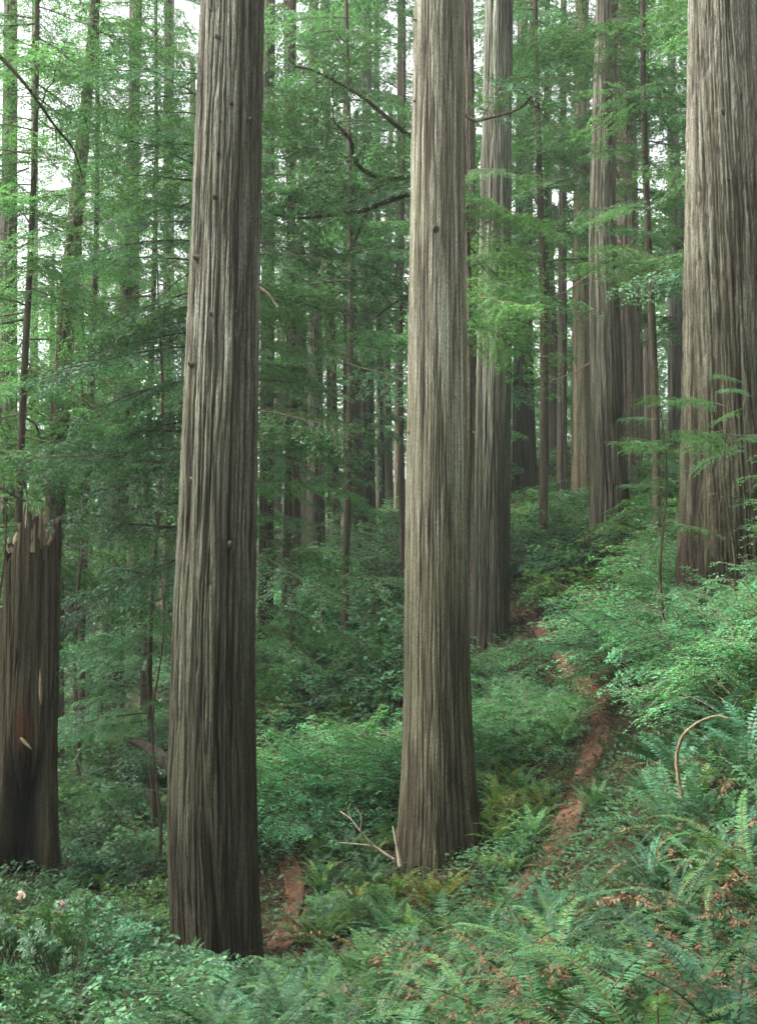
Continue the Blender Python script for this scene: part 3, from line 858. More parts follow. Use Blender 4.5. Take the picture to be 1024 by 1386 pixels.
# ------------------------------------------------------------------ ferns further off
def fern_patch(n, fy, fpx, dmin, tints, smul=1.0, tdist=.55):
    pts = poisson(n, lambda: (lambda y: (xat(rr.uniform(*fpx), y), y))(rr.uniform(*fy)), dmin, tdist=tdist, existing=fern_pts)
    fern_pts.extend(pts)
    for x, y in pts:
        tint, adj = rr.choice(tints)
        plant(rr.choice(CLUMP), 'sword_fern', 'sword fern', adj, 'fern', x, y, rr.uniform(.7, 1.1) * smul, GF, tint, 0.02, 10, rr)
YEL = [((2.9, 2.0, .9), 'yellowish'), ((2.2, 1.8, .9), 'yellow-green'), ((1.4, 1.4, .9), 'mid green'), ((3.2, 1.6, .8), 'rusty yellow')]
GRN = [((1.15, 1.1, .9), 'mid green'), ((.85, 1.0, 1.0), 'bluish green'), ((.7, .75, .65), 'dark green'), ((1.6, 1.4, .8), 'yellow-green')]
fern_patch(80, (17.6, 27), (655, 810), .48, YEL, .85, .47)
fern_patch(110, (12.5, 20), (780, 1300), .52, GRN, .9, .42)
fern_patch(50, (24, 40), (360, 560), .9, GRN, .9)
fern_patch(50, (17, 24), (400, 540), .5, YEL + GRN, .75, .38)
fern_patch(40, (14, 18), (440, 760), .5, GRN + YEL, .8, .5)
fern_patch(16, (25, 34), (800, 960), .9, GRN, .9)
fern_patch(20, (18, 34), (60, 230), 1.0, GRN, .9)

# ------------------------------------------------------------------ shrubs
GH = 'huckleberry shrubs on the slope'
sh_pts = []
def shrubs(n, fy, fpx, dmin, meshes, smin, smax, tints, noun='huckleberry shrub', cat='shrub', name='huckleberry_shrub', group=GH, tdist=.9, sink=.1, pad=.25):
    pts = poisson(n, lambda: (lambda y: (xat(rr.uniform(*fpx), y), y))(rr.uniform(*fy)), dmin, tdist=tdist, existing=sh_pts, pad=pad)
    sh_pts.extend(pts)
    for x, y in pts:
        tint, adj = rr.choice(tints)
        plant(rr.choice(meshes), name, noun, adj, cat, x, y, rr.uniform(smin, smax), group, tint, sink, 10, rr)
BR = [((1.6, 1.95, 1.75), 'bright feathery'), ((1.3, 1.7, 1.6), 'fresh green feathery')]
DK = [((.55, .6, .55), 'dark green'), ((.7, .75, .7), 'deep green'), ((1.1, 1.15, 1.05), 'mid green'), ((1.35, 1.25, .85), 'olive green'), ((1.5, 1.6, 1.35), 'light green')]
shrubs(16, (29.5, 36), (425, 552), 1.1, HUCK, 2.2, 3.0, DK, pad=.1)
shrubs(12, (19.6, 21.3), (895, 1100), .62, FEATH, 1.9, 2.6, BR, pad=.05)
shrubs(14, (18, 21.5), (850, 1150), .9, FEATH, 1.6, 2.2, BR, pad=.1)
shrubs(18, (35, 48), (430, 548), 1.5, HUCK + FEATH, 2.3, 3.0, DK + BR)
shrubs(14, (30, 40), (700, 800), 1.3, HUCK, 1.9, 2.6, DK, pad=.1, tdist=.8)
shrubs(9, (23.2, 25.5), (395, 530), .75, FEATH, 1.8, 2.2, [((2.0, 2.5, 2.1), 'brightest feathery')], tdist=.6)
# the big feathery bank on the right, in front of the massive redwood
shrubs(46, (15.8, 21.5), (795, 1300), .72, FEATH, 1.35, 2.0, BR, pad=.2, tdist=.8)
shrubs(18, (21.5, 27), (825, 960), .8, FEATH, 1.8, 2.4, BR)
# hillside behind
shrubs(42, (28, 45), (700, 1000), 1.3, HUCK, 1.5, 2.2, DK)
shrubs(46, (46, 66), (560, 1060), 1.9, HUCK, 1.8, 2.6, DK)
shrubs(16, (24, 30.5), (640, 750), .65, FEATH, 1.3, 1.7, BR, tdist=.6)
# centre slope
shrubs(60, (27, 48), (345, 545), 1.2, HUCK, 1.6, 2.3, DK + DK + BR)
shrubs(26, (46, 62), (300, 560), 1.8, HUCK, 1.9, 2.8, DK)
shrubs(20, (22.4, 26.0), (400, 560), .6, FEATH, 1.4, 1.8, BR, tdist=.6)
# left beyond the stump
shrubs(40, (22, 40), (-60, 235), 1.3, HUCK + LEAFY, 1.1, 1.7, DK)
shrubs(24, (40, 64), (-80, 300), 2.2, HUCK, 1.8, 2.6, DK)
shrubs(12, (16.5, 21), (90, 225), .9, LEAFY + HUCK, .9, 1.2, DK)
# left foreground thicket
GL = 'leafy shrubs in front of the left redwood'
TH = [((1.4, 1.5, 1.3), 'fresh green'), ((1.1, 1.35, 1.3), 'bluish green'), ((1.7, 1.6, 1.0), 'yellow-green'), ((.8, .85, .75), 'dark green')]
shrubs(26, (8.5, 14.8), (-120, 245), .58, LEAFY + LEAFY + HUCK[:2], .8, 1.15, TH, 'leafy shrub', 'shrub', 'leafy_shrub', GL, sink=.05, pad=.05)
# low shrubs among the ferns
shrubs(14, (17, 23), (395, 540), .6, LEAFY + HUCK, .4, .6, TH, 'low leafy shrub', 'shrub', 'leafy_shrub', GL, sink=.02, tdist=.55)
shrubs(10, (12, 15.5), (250, 420), .7, LEAFY, .35, .5, TH, 'low leafy shrub', 'shrub', 'leafy_shrub', GL, sink=.02)

# rhododendron with two pale flower trusses
def flower(q, r):
    for k in range(15):
        d = unit(r.normal(0, 1, 3) + np.array([0, -.4, .35])); c = d * r.uniform(.03, .045)
        A = unit(np.cross(d, [.3, .8, .1])); B = np.cross(d, A)
        a = np.arange(5) * 2 * math.pi / 5
        rad = np.cos(a)[:, None] * A + np.sin(a)[:, None] * B
        leaves(q, np.tile(c, (5, 1)), rad + d * 1.1, np.tile(d, (5, 1)), .034, .026, 0, fold=.2, six=True)
for (px, py, Y, lab, f) in [(34, 1210, 12.6, 'rhododendron shrub with a white flower truss at the left picture edge', .0), (88, 1224, 12.2, 'rhododendron shrub bearing a small pink-white bloom beside the white-flowered one', .0), (12, 1300, 10.2, 'flowerless glossy rhododendron in the lower left corner', None)]:
    p = at(px, py, Y); g = gz(p[0], Y); h = p[2] - g
    me, tips = RHO[int(px) % 3]
    s = max(.5, min(1.3, h / 1.02))
    root = thing('rhododendron', lab, 'shrub', (p[0], Y, g), 0, 'rhododendrons')
    b = link('foliage', me, root); b.scale = (s * .8, s * .8, s)
    if f is not None:
        q = QM(); flower(q, np.random.default_rng(int(px)))
        fl = link('flower', q.mesh('flower', [M['petal']]), root, (0, -.15, h + .02)); fl.scale = (.8, .8, .7)

# ------------------------------------------------------------------ trees that carry the boughs in view
GT = 'understorey conifers'
def bough_tree(label, px, Y, H, rad, zlo, zhi, n, lmin, lmax, az=None, tint=(1, 1, 1), seed=0, mt='bark_dark', lean=0.0, name='hemlock_tree', cat='hemlock', tilt=(-10, 25)):
    r = random.Random(seed + 900)
    x = xat(px, Y, 4.0); z0 = gz(x, Y) - .1
    root = thing(name, label, cat, (x, Y, z0), 0, GT)
    q = QM(); k = np.linspace(0, 1, 24)
    pts = np.stack([lean * k + .08 * np.sin(k * 9 + seed), .06 * np.cos(k * 7 + seed), k * H], 1)
    tube(q, pts, rad * (1 - .85 * k), 10)
    link('trunk', q.mesh('trunk', [M[mt]], True), root).color = (.55, .55, .5, 1)
    for i in range(n):
        t = (i + r.random()) / n
        z = zlo + (zhi - zlo) * t
        a = r.uniform(*az[r.randrange(len(az))]) if az else r.uniform(0, 360)
        s = r.uniform(lmin, lmax) / 2.6 * (1 - .35 * t)
        b = link('bough', BOUGH[r.randrange(7)], root, (lean * z / H, 0, z))
        b.rotation_euler = (R(r.uniform(-25, 25)), R(r.uniform(*tilt)), R(a)); b.scale = (s, s * r.uniform(.85, 1.15), s)
        v = r.uniform(.75, 1.25); b.color = (tint[0] * v, tint[1] * v, tint[2] * v, 1)
    return root
# azimuth 0 = to the right (+x), 180 = to the left, 270 = towards the camera
bough_tree('hemlock with dark layered boughs spreading left out from behind the left redwood', 285, 22, 24, .16, 4.8, 14, 38, 2.2, 4.0, [(135, 225)], (.75, .85, .85), 1)
bough_tree('hemlock whose pale blue-green sprays cross in front of the reddish trunk', 212, 24, 12, .07, 2.0, 4.4, 9, 2.0, 3.0, [(140, 260)], (1.1, 1.35, 1.3), 2)
bough_tree('hemlock sending green sprays right out from behind the left redwood', 318, 22, 24, .12, 4, 14, 40, 1.6, 3.0, [(-50, 50)], (1, 1.05, .95), 3)
bough_tree('bushy hemlock with bright sprays right of the middle redwood', 632, 27, 20, .10, 8.6, 12.6, 20, 2.0, 3.4, [(-70, 70), (250, 300)], (1.25, 1.35, 1.05), 4)
bough_tree('tall hemlock wrapping the upper half of the reddish-grey slope redwood in foliage', 826, 36.6, 32, .16, 12.5, 24, 60, 2.6, 4.6, None, (.95, 1.1, .95), 5)
bough_tree('hemlock with drooping branches left of the slope redwood', 735, 38, 32, .14, 9.5, 23, 42, 2.6, 4.8, None, (.95, 1.15, .95), 6)
bough_tree('hemlock filling the gap left of the massive right redwood', 885, 32, 26, .12, 6.5, 16, 34, 2.0, 3.4, None, (1.0, 1.15, .95), 7)
bough_tree('sapling with thin dark stem and flat bright sprays before the massive right redwood', 896, 20.2, 5.2, .035, 2.6, 4.6, 12, .9, 1.8, None, (1.2, 1.35, 1.1), 8, tilt=(-20, 15))
bough_tree('small hemlock with sprays in front of the massive right redwood base', 985, 18.6, 4.6, .03, 2.9, 4.2, 9, .8, 1.5, None, (1.1, 1.3, 1.1), 18, tilt=(-20, 10))
bough_tree('tall bright hemlock in front of the left edge trunk', 30, 30, 30, .12, 5, 22, 84, 2.6, 4.8, None, (1.35, 1.55, 1.2), 9)
bough_tree('tall hemlock around the dark leaning trunk', 118, 34, 32, .12, 6, 24, 66, 2.6, 4.8, None, (1.35, 1.5, 1.2), 10)
bough_tree('hemlock between the nearly black trunk and the middle redwood', 470, 36, 32, .12, 9, 24, 30, 2.6, 4.8, None, (1.0, 1.2, 1.0), 11)
bough_tree('hemlock right of the left redwood with hanging boughs', 395, 38, 19, .10, 6, 13.5, 30, 2.4, 4.2, None, (1.0, 1.2, 1.0), 12)
bough_tree('thin young hemlock stem left of the left redwood base', 218, 21.5, 5.0, .035, 1.3, 4.5, 8, .8, 1.5, None, (.9, 1.1, 1.0), 13)
bough_tree('low hemlock spreading over the hollow beyond the stump', 110, 29, 10, .07, 1.0, 2.6, 9, 1.4, 2.2, None, (.85, 1.0, .95), 14)
bough_tree('hemlock above the shrubs beyond the nearly black trunk', 545, 42, 32, .12, 8, 25, 30, 2.6, 4.6, None, (.9, 1.1, .95), 15)
bough_tree('bright hemlock behind the left redwood top', 200, 40, 34, .12, 7, 25, 84, 2.8, 5.0, [(0, 360)], (1.3, 1.45, 1.15), 16)
bough_tree('hemlock to the right of the massive right redwood', 1090, 27, 26, .12, 6, 20, 50, 2.4, 4.0, None, (1, 1.1, 1), 17)
bough_tree('little bright hemlock beside the top of the broken stump', 2, 19.6, 6.2, .05, 4.4, 6.0, 9, .5, .9, [(150, 280)], (1.5, 1.9, 1.2), 19)

# high crowns of the big redwoods (above the picture, they shade the floor)
for key, z1, n in (('left', 17, 14), ('middle', 20, 14), ('right', 20, 14), ('behind', 22, 12), ('slope', 24, 12)):
    root, t, cv = TREES[key]; r = random.Random(key)
    for i in range(n):
        z = z1 + (i + .5) / n * (cv[0][-1] - z1 - .5)
        b = link('bough', BOUGH[r.randrange(7)], root, (np.interp(z, cv[0], cv[1]), np.interp(z, cv[0], cv[2]), z))
        s = r.uniform(1.2, 1.9); b.scale = (s, s, s); b.rotation_euler = (R(r.uniform(-20, 20)), R(r.uniform(0, 25)), i * 2.4)

# crowns for the background trunks
for k in range(24):
    root, t, cv = TREES[k]; r = random.Random(k + 40)
    if k in (0, 1, 2, 8, 9, 10, 11, 13, 15, 22, 23): continue
    c = link('crown', CROWN[k % 5], root, (np.interp(14, cv[0], cv[1]), np.interp(14, cv[0], cv[2]), r.uniform(9, 13)))
    s = r.uniform(.8, 1.15); c.scale = (s, s, r.uniform(.9, 1.15)); c.rotation_euler = (0, 0, r.uniform(0, 6))

# far trees
GFAR = 'far forest trees'
rf = random.Random(77)
def far_tree(px, Y, crown_z, s, tint, lab):
    x = xat(px, Y, 8); z0 = gz(x, Y) - .2
    root = thing('forest_tree', lab, 'tree', (x, Y, z0), 0, GFAR)
    q = QM(); k = np.linspace(0, 1, 14); H = crown_z + 24 * s
    tube(q, np.stack([.2 * np.sin(k * 4 + px), 0 * k, k * H], 1), rf.uniform(.3, .58) * (1 - .8 * k), 12)
    t = link('trunk', q.mesh('trunk', [M['bark_dark'] if rf.random() < .6 else M['bark']], True), root); v = rf.uniform(.5, .9); t.color = (v, v, v, 1)
    c = link('crown', CROWN[rf.randrange(5)], root, (0, 0, crown_z)); c.scale = (s * 1.1, s * 1.1, s); c.rotation_euler = (0, 0, rf.uniform(0, 6)); c.color = (*tint, 1)
cols = [-120, -60, -10, 70, 100, 140, 165, 205, 250, 300, 345, 375, 410, 455, 480, 525, 560, 600, 640, 665, 720, 750, 780, 815, 855, 890, 925, 960, 1010, 1060, 1130, 1190]
for i, px in enumerate(cols):
    if i % 3 == 1 and 200 < px < 900: continue
    Y = 54 + (i * 13) % 26
    far_tree(px, Y, rf.uniform(2, 6), rf.uniform(.62, .85) if px < 300 else rf.uniform(.58, .8) if px < 560 else rf.uniform(.65, .95), (1.1, 1.25, 1.05), f'far tree with hazy green crown, {ORD[sum(1 for a in range(0, i, 2) if not (a % 3 == 1 and 200 < cols[a] < 900))]} of the distant row counted from left' if i % 2 == 0 else f'hazier far tree, {ORD[sum(1 for a in range(1, i, 2) if not (a % 3 == 1 and 200 < cols[a] < 900))]} of the second distant row counted from left')

# unseen forest beside and behind the viewer, added to block low-angle light
for i, (x, y) in enumerate([(-9, -6), (7, -9), (0, -14), (-17, -12), (15, -15), (-5, -22), (9, -24), (-26, -3), (24, -4), (-12, 4), (-19, 11), (-15, 20), (-22, 27), (-18, 36), (-27, 44), (11, 2), (17, 9), (15, 17), (22, 23), (20, 33), (27, 42), (-33, 18), (31, 14), (-36, 34), (34, 32)]):
    z0 = gz(x, y) - .2
    root = thing('forest_tree', ('tall unseen forest tree added for shade left of the view, ' if x < 0 else 'tall unseen forest tree added for shade right of the view, ') + ordn(i) + ' of the surrounding stand', 'tree', (x, y, z0), 0, 'added unseen stand of trees')
    q = QM(); k = np.linspace(0, 1, 12); tube(q, np.stack([0 * k, 0 * k, k * 30], 1), .4 * (1 - .8 * k), 12)
    link('trunk', q.mesh('trunk', [M['bark_dark']], True), root)
    c = link('crown', CROWN[i % 5], root, (0, 0, 3.0)); c.scale = (1.35, 1.35, 1.25); c.rotation_euler = (0, 0, i)

# tanoak behind the middle redwood, with crooked dark limbs to its left
def tanoak():
    Y = 23.0; x = xat(600, Y, 5); z0 = gz(x, Y) - .1
    root = thing('tanoak_tree', 'tanoak with crooked black limbs reaching left from behind the middle redwood', 'tree', (x, Y, z0))
    q = QM(); k = np.linspace(0, 1, 20)
    tube(q, np.stack([.05 * np.sin(k * 5), 0 * k, k * 17], 1), .17 * (1 - .7 * k), 9)
    link('trunk', q.mesh('trunk', [M['bark_dark']], True), root)
    limbs = [([(600, 235), (556, 240), (520, 243), (492, 232), (478, 215), (476, 190), (455, 168), (448, 160)], .055),
             ([(600, 250), (556, 262), (525, 272), (490, 286), (450, 291), (400, 296), (370, 290)], .055),
             ([(500, 283), (490, 300), (482, 325), (468, 350), (455, 368)], .028),
             ([(600, 200), (556, 186), (530, 165), (500, 138), (470, 118), (425, 95), (400, 90)], .045),
             ([(600, 390), (556, 398), (530, 412), (505, 432)], .028),
             ([(478, 215), (460, 222), (435, 221)], .02), ([(520, 243), (500, 262), (470, 275)], .018),
             ([(600, 130), (640, 165), (660, 160), (700, 150), (720, 130)], .035)]
    rl = random.Random(3)
    for j, (L, rad) in enumerate(limbs):
        P = np.array([at(a, b, Y + (.0 if i == 0 else (-.25 * i + .2 * math.sin(j + i)))) for i, (a, b) in enumerate(L)]) - np.array([x, Y, z0])
        n = 5; s = np.linspace(0, len(P) - 1, (len(P) - 1) * n + 1)
        PP = np.stack([np.interp(s, np.arange(len(P)), P[:, i]) for i in range(3)], 1)
        w = np.hanning(7); w /= w.sum()
        PP2 = np.stack([np.convolve(np.pad(PP[:, i], 3, mode='reflect', reflect_type='odd'), w, 'valid') for i in range(3)], 1)
        q = QM(); tube(q, PP2, rad * (1 - .75 * np.linspace(0, 1, len(PP2))) + .006, 7)
        limb = link('limb', q.mesh('limb', [M['bark_dark']], True), root); limb.color = (.5, .5, .5, 1)
        for i in range(5):
            t = rl.uniform(.35, 1); c = PP2[int(t * (len(PP2) - 1))]
            b = link('leaf_spray', rl.choice(SPR), limb, c); s_ = rl.uniform(.9, 1.5); b.scale = (s_,) * 3
            b.rotation_euler = (R(rl.uniform(-30, 30)), R(rl.uniform(-30, 15)), rl.uniform(0, 6.28))
SPR = []
for i in range(3):
    q = QM(); spray(q, np.random.default_rng(700 + i), L=1.1, droop=.1, el=.1, nb=12, side=.5, tw=.2, tsp=.12, leaf=(.085, .032), lsp=.055, wr=.01, hang=.2, jit=.5)
    SPR.append(q.mesh('leaf_spray', [M['twig'], M['broad']]))
tanoak()

# overhanging bare branch in the upper left corner
def branch_thing(name, label, cat, paths, mt, col=(1, 1, 1), n=7):
    P0 = at(*paths[0][0][0])
    root = None; base = P0
    q = QM()
    for pts, rad in paths:
        P = np.array([at(*p) for p in pts]) - base
        s = np.linspace(0, len(P) - 1, (len(P) - 1) * 5 + 1)
        PP = np.stack([np.interp(s, np.arange(len(P)), P[:, i]) for i in range(3)], 1)
        w = np.hanning(7); w /= w.sum()
        if len(PP) > 7: PP = np.stack([np.convolve(np.pad(PP[:, i], 3, mode='reflect', reflect_type='odd'), w, 'valid') for i in range(3)], 1)
        tube(q, PP, rad * (1 - .7 * np.linspace(0, 1, len(PP))), n)
    o = thing(name, label, cat, tuple(base), 0, None, q.mesh(name, [M[mt]], True)); o.color = (*col, 1)
    return o
branch_thing('branch', 'long dark drooping branch crossing the upper left corner', 'branch',
    [([(-60, 20, 16), (0, 75, 16), (40, 120, 16), (75, 172, 16.2), (100, 200, 16.4), (112, 240, 16.6)], .03), ([(75, 172, 16.2), (78, 200, 16.2), (70, 235, 16.1)], .01), ([(40, 120, 16), (60, 125, 15.8), (90, 150, 15.7)], .01)], 'twig', (.5, .5, .5))
branch_thing('dead_branch', 'bleached bare forked branch lying at the foot of the middle redwood', 'branch',
    [([(532, 1163, 18.6), (505, 1145, 18.6), (487, 1125, 18.5), (475, 1108, 18.5), (460, 1098, 18.6)], .02), ([(487, 1125, 18.5), (490, 1105, 18.4), (478, 1090, 18.4)], .012),
     ([(505, 1145, 18.6), (480, 1142, 18.5), (455, 1140, 18.5)], .012), ([(475, 1108, 18.5), (470, 1096, 18.5), (476, 1084, 18.5)], .008)], 'deadwood')
branch_thing('broken_stake', 'pale splintered stick standing against the middle redwood base', 'stick',
    [([(541, 1172, 18.9), (537, 1145, 18.9), (531, 1118, 18.9)], .035)], 'deadwood')
branch_thing('dead_shoot', 'tan dead stem arching over the ferns on the right', 'stem',
    [([(926, 1095, 13.2), (918, 1060, 13.2), (914, 1025, 13.2), (922, 995, 13.1), (945, 976, 13.1), (970, 968, 13.1), (985, 972, 13.0)], .024)], 'deadwood', (.55, .45, .38))
branch_thing('fallen_log', 'dark fallen log leaning behind the left redwood base', 'log',
    [([(250, 1050, 22.5), (215, 1022, 23), (195, 1008, 23.5), (170, 1000, 24)], .16)], 'bark_dark', (.4, .4, .4), 12)
branch_thing('leaning_pole', 'thin leaning dead pole on the slope right of the left redwood', 'log',
    [([(352, 1035, 26), (362, 1052, 25.6), (372, 1070, 25.2)], .05)], 'bark_dark', (.6, .6, .6), 8)
for (lab, pp) in [('pale snapped branch poking out right of the left redwood', [(352, 390, 20), (368, 402, 20), (376, 420, 20)]),
                  ('pale bare twig near the grey furrowed trunk', [(425, 580, 40), (440, 592, 40), (462, 598, 40)]),
                  ('pale broken twig beside the nearly black trunk', [(398, 655, 40), (406, 672, 40), (413, 684, 40)]),
                  ('bare dead branch reaching down left of the slope redwood', [(800, 370, 36), (785, 380, 36), (765, 395, 36), (750, 400, 36)]),
                  ('curved dead branch under the bright sprays by the slope redwood', [(800, 490, 36), (775, 505, 36), (745, 515, 36)])]:
    branch_thing('dead_twig', lab, 'branch', [(pp, .03)], 'deadwood', (.6, .55, .5), 5)

# ------------------------------------------------------------------ broken hollow stump
def stump():
    x, Y = STUMP; z0 = gz(x, Y) - .2
    root = thing('tree_stump', 'tall broken redwood stump with a charred hollow base at the left edge', 'stump', (x, Y, z0))
    ztop = at(40, 735, Y)[2] - z0
    ns = 200; th = np.arange(ns) * 2 * math.pi / ns
    jag = .48 * perlin(np.cos(th) * 2, np.sin(th) * 2, 1.1) + .12 * np.abs(perlin(np.cos(th) * 11, np.sin(th) * 11, 3.1)) + .10 * perlin(np.cos(th) * 25, np.sin(th) * 25, 5)
    top = ztop + jag + .55 / (1 + np.exp((np.abs(np.mod(th - 4.95 + math.pi, 2 * math.pi) - math.pi) - .32) * 25))
    nz = 150; rows = []; g = []; ch = []; ro = []
    for i in range(nz):
        t = i / (nz - 1); z = t * top
        X, Yy = np.cos(th), np.sin(th)
        n1 = perlin(X * 5.5, Yy * 5.5, z * .35 + 7); g1 = np.exp(-(n1 / .13) ** 2)
        n2 = perlin(X * 13, Yy * 13, z * .9 + 7)
        r0 = .45 * (1 + .22 * np.exp(-z / .8)) * (1 + .07 * perlin(X * 1.3, Yy * 1.3, z * .5 + 3)) - .05 * g1 + .02 * n2 + .04 * perlin(X * 2, Yy * 2, z * .3)
        a = np.abs(np.mod(th - 4.88 + math.pi, 2 * math.pi) - math.pi)
        cav = np.exp(-(a / .72) ** 8) * (1 / (1 + np.exp((z - 1.9 - .6 * n1 - .5 * n2) * 6)))
        r = r0 - .40 * cav
        rows.append(np.stack([r * X, r * Yy, z], 1)); g.append(g1); ch.append(np.clip(cav * 1.3 + .35 * np.exp(-z / .6), 0, 1))
        ro.append(np.exp(-(a / .3) ** 2) * np.exp(-((z - 2.45) / .35) ** 2) * np.clip(.6 + n2 * 2, 0, 1))
    for i in range(12):    # the torn rim folds into a hollow
        t = i / 11; r = (.40 - .10 * t)
        rows.append(np.stack([r * np.cos(th), r * np.sin(th), top - .02 - 1.2 * t], 1)); g.append(np.full(ns, .6)); ch.append(np.full(ns, .2)); ro.append(np.zeros(ns))
    V = np.concatenate(rows); nr = len(rows)
    i, j = np.meshgrid(np.arange(ns), np.arange(nr - 1)); a = (j * ns + i).ravel(); b = (j * ns + (i + 1) % ns).ravel()
    F = np.stack([a, b, b + ns, a + ns], 1)
    link('stump_shell', np_mesh('stump_shell', V, F, None, [M['stump']], True, {'groove': np.concatenate(g), 'char': np.concatenate(ch), 'rot': np.concatenate(ro)}), root).color = (.72, .74, .66, 1)
    r = np.random.default_rng(9)
    for k in range(22):
        a = r.uniform(3.6, 6.2); h = r.uniform(.1, .35) + (.45 if 4.5 < a < 5.4 else 0); w = r.uniform(.025, .06); rad = r.uniform(.28, .42)
        c = np.array([rad * math.cos(a), rad * math.sin(a), ztop - .15 + r.uniform(-.05, .15)]); s = np.linspace(0, 1, 5)[:, None]
        q = QM(); tube(q, c + np.array([r.normal(0, .05), r.normal(0, .05), h]) * s + r.normal(0, .008, (5, 3)), w * np.array([1, .9, .8, .5, .08]), 5)
        o = link('splinter', q.mesh('splinter', [M['deadwood']]), root); v = r.uniform(.25, .7); o.color = (v, v * .95, v * .85, 1)
    q = QM(); s = np.linspace(0, 1, 5)[:, None]
    tube(q, np.array([.30, -.44, 2.85]) + np.array([-.02, -.03, .55]) * s, [.01, .03, .03, .02, .004], 5)
    link('pale_slab', q.mesh('pale_slab', [M['deadwood']]), root).color = (.55, .5, .42, 1)
    q = QM(); tube(q, np.array([.02, -.53, 2.35]) + np.array([.2, -.06, -.18]) * s, [.02, .03, .03, .02, .004], 5)
    link('pale_slab', q.mesh('pale_slab', [M['deadwood']]), root).color = (.5, .42, .34, 1)
stump()

# ------------------------------------------------------------------ stuff: herbs, oxalis, litter
def herb_stuff():
    r = np.random.default_rng(31); q = QM()
    n = 16000
    y = 6 + 44 * r.random(n) ** 1.6
    px = r.uniform(-120, 1180, n)
    x = (px - 512) / FPX * y
    td = trail_dist(x, y); k = td + r.normal(0, .07, n) > np.where(y > 24, .06, .13)
    x, y = x[k], y[k]; z = ground(x, y); n = len(x)
    rep = 6
    X = np.repeat(x, rep); Y = np.repeat(y, rep); Z = np.repeat(z, rep); sc = np.repeat(.7 + y / 22, rep)
    a = r.uniform(0, 2 * math.pi, n * rep)
    D = np.stack([np.cos(a), np.sin(a), r.uniform(.1, .8, n * rep)], 1)
    P = np.stack([X + np.cos(a) * .05, Y + np.sin(a) * .05, Z + r.uniform(.01, .14, n * rep) * sc], 1)
    leaves(q, P, D, np.tile([0, 0, 1.], (n * rep, 1)) + r.normal(0, .3, (n * rep, 3)), r.uniform(.035, .085, n * rep) * sc, r.uniform(.018, .042, n * rep) * sc, 0, fold=.1)
    o = link('ground_cover', q.mesh('ground_cover', [M['herb']])); o['kind'] = 'stuff'; o['label'] = 'low green herbs covering the forest floor'
def oxalis():
    r = np.random.default_rng(32); q = QM()
    cx, cy = at(725, 1120, 18.6)[:2]
    n = 1500; x = cx + r.normal(0, .55, n); y = cy + r.normal(0, 1.3, n)
    k = trail_dist(x, y) > .45; x, y = x[k], y[k]; z = ground(x, y) + r.uniform(.08, .2, len(x)); n = len(x)
    for j in range(3):
        a = r.uniform(0, 6.28, n) if j == 0 else a + 2.09
        leaves(q, np.stack([x, y, z], 1), np.stack([np.cos(a), np.sin(a), np.full(n, -.1)], 1), np.tile([0, 0, 1.], (n, 1)), .055, .06, 0, fold=.1, six=True)
    o = link('oxalis_patch', q.mesh('oxalis_patch', [M['broad']])); o['kind'] = 'stuff'; o['label'] = 'patch of clover-like leaves beside the trail'
def litter():
    r = np.random.default_rng(33); q = QM()
    n = 13000; y = 6 + 30 * r.random(n) ** 1.5; x = (r.uniform(-100, 1150, n) - 512) / FPX * y
    i = r.integers(0, len(TRALL), 9000)
    x = np.concatenate([x, TRALL[i, 0] + r.normal(0, .3, 9000)]); y = np.concatenate([y, TRALL[i, 1] + r.normal(0, .3, 9000)]); n = len(x)
    z = ground(x, y) + r.uniform(.03, .06, n); a = r.uniform(0, 6.28, n)
    leaves(q, np.stack([x, y, z], 1), np.stack([np.cos(a), np.sin(a), r.normal(0, .25, n)], 1), np.tile([0, 0, 1.], (n, 1)) + r.normal(0, .4, (n, 3)), r.uniform(.03, .12, n), r.uniform(.008, .03, n), 0)
    o = link('leaf_litter', q.mesh('leaf_litter', [M['litter']])); o['kind'] = 'stuff'; o['label'] = 'brown needles and dead leaves scattered on the ground'
herb_stuff(); oxalis(); litter()

def dry_sprigs():
    r = np.random.default_rng(38); q = QM()
    n = 240; y = r.uniform(6.2, 10.5, n); x = (r.uniform(480, 1180, n) - 512) / FPX * y; z = ground(x, y)
    for i in range(n):
        V, F, m = FRD[r.integers(3)]
        k = r.random(len(F)) < .8
        V = xf(V, rotm(r.uniform(0, 6.28), R(r.uniform(-30, 25)), R(r.uniform(-50, 50)), r.uniform(.35, .85), (x[i], y[i], z[i] + r.uniform(.08, .45))))
        q.V.append(V); q.F.append(F[k] + q.n); q.M.append(m[k] * 0); q.n += len(V)
    o = link('dry_bracken', q.mesh('dry_bracken', [M['deadfern']])); o['kind'] = 'stuff'; o['label'] = 'rusty dry fern litter tangled under the green ferns'
dry_sprigs()

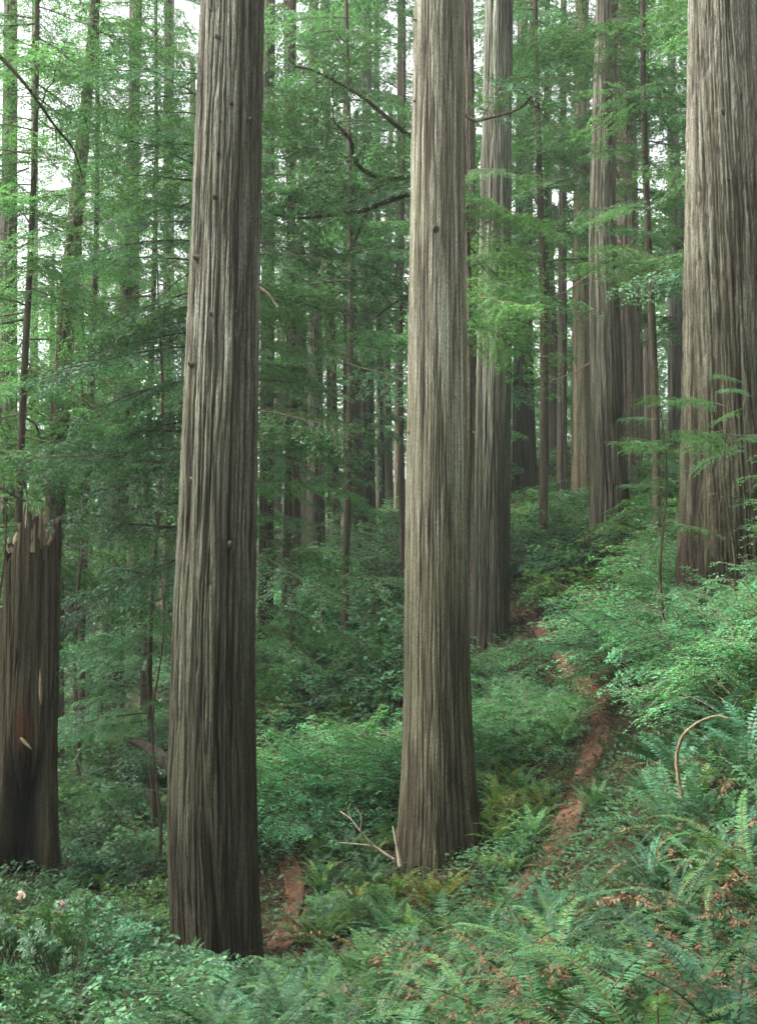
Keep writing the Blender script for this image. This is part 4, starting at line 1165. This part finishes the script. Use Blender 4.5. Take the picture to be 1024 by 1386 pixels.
def distant_forest():
    r = np.random.default_rng(34); q = QM()
    for k in range(310):
        Y = r.uniform(84, 120); px = r.uniform(-200, 1250); x = (px - 512) / FPX * Y
        z0 = gz(x, Y)
        if k >= 170: px = r.uniform(600, 950); x = (px - 512) / FPX * Y; z0 = gz(x, Y)
        if k >= 260: px = r.uniform(330, 570); x = (px - 512) / FPX * Y; z0 = gz(x, Y)
        zc = z0 + r.uniform(0, 1) * ((17 if px > 440 else 12) if k < 110 else 9 if k < 170 else 16)
        n = 300; c = np.array([x, Y, zc]); P = c + r.normal(0, 1, (n, 3)) * np.array([2.4, 2.4, 1.0])
        D = r.normal(0, 1, (n, 3)) * np.array([1, 1, .5]); leaves(q, P, D, np.tile([0, 0, 1.], (n, 1)) + r.normal(0, .5, (n, 3)), r.uniform(.3, .6, n), r.uniform(.14, .28, n), 0)
    o = link('distant_foliage', q.mesh('distant_foliage', [M['crown']])); o['kind'] = 'stuff'; o['label'] = 'hazy green mass of far-off forest foliage'
distant_forest()
flush_labels()

# ------------------------------------------------------------------ air
def haze():
    me = bpy.data.meshes.new('haze')
    x0, x1, y0, y1, z0, z1 = -305, 305, -155, 425, -60, 60
    z0 = -80; z1 = 130
    V = [(x0,y0,z0),(x1,y0,z0),(x1,y1,z0),(x0,y1,z0),(x0,y0,z1),(x1,y0,z1),(x1,y1,z1),(x0,y1,z1)]
    me.from_pydata(V, [], [(0,3,2,1),(4,5,6,7),(0,1,5,4),(1,2,6,5),(2,3,7,6),(3,0,4,7)])
    m = bpy.data.materials.new('haze_air'); m.use_nodes = True; nt = m.node_tree
    nt.nodes.remove(nt.nodes['Principled BSDF'])
    v = nt.nodes.new('ShaderNodeVolumePrincipled'); v.inputs['Color'].default_value = (.86, .96, .90, 1); v.inputs['Density'].default_value = .0008; v.inputs['Anisotropy'].default_value = .2
    nt.links.new(v.outputs[0], [n for n in nt.nodes if n.type == 'OUTPUT_MATERIAL'][0].inputs['Volume'])
    me.materials.append(m); o = link('haze', me); o['kind'] = 'stuff'; o['label'] = 'thin pale mist between the trees'
haze()
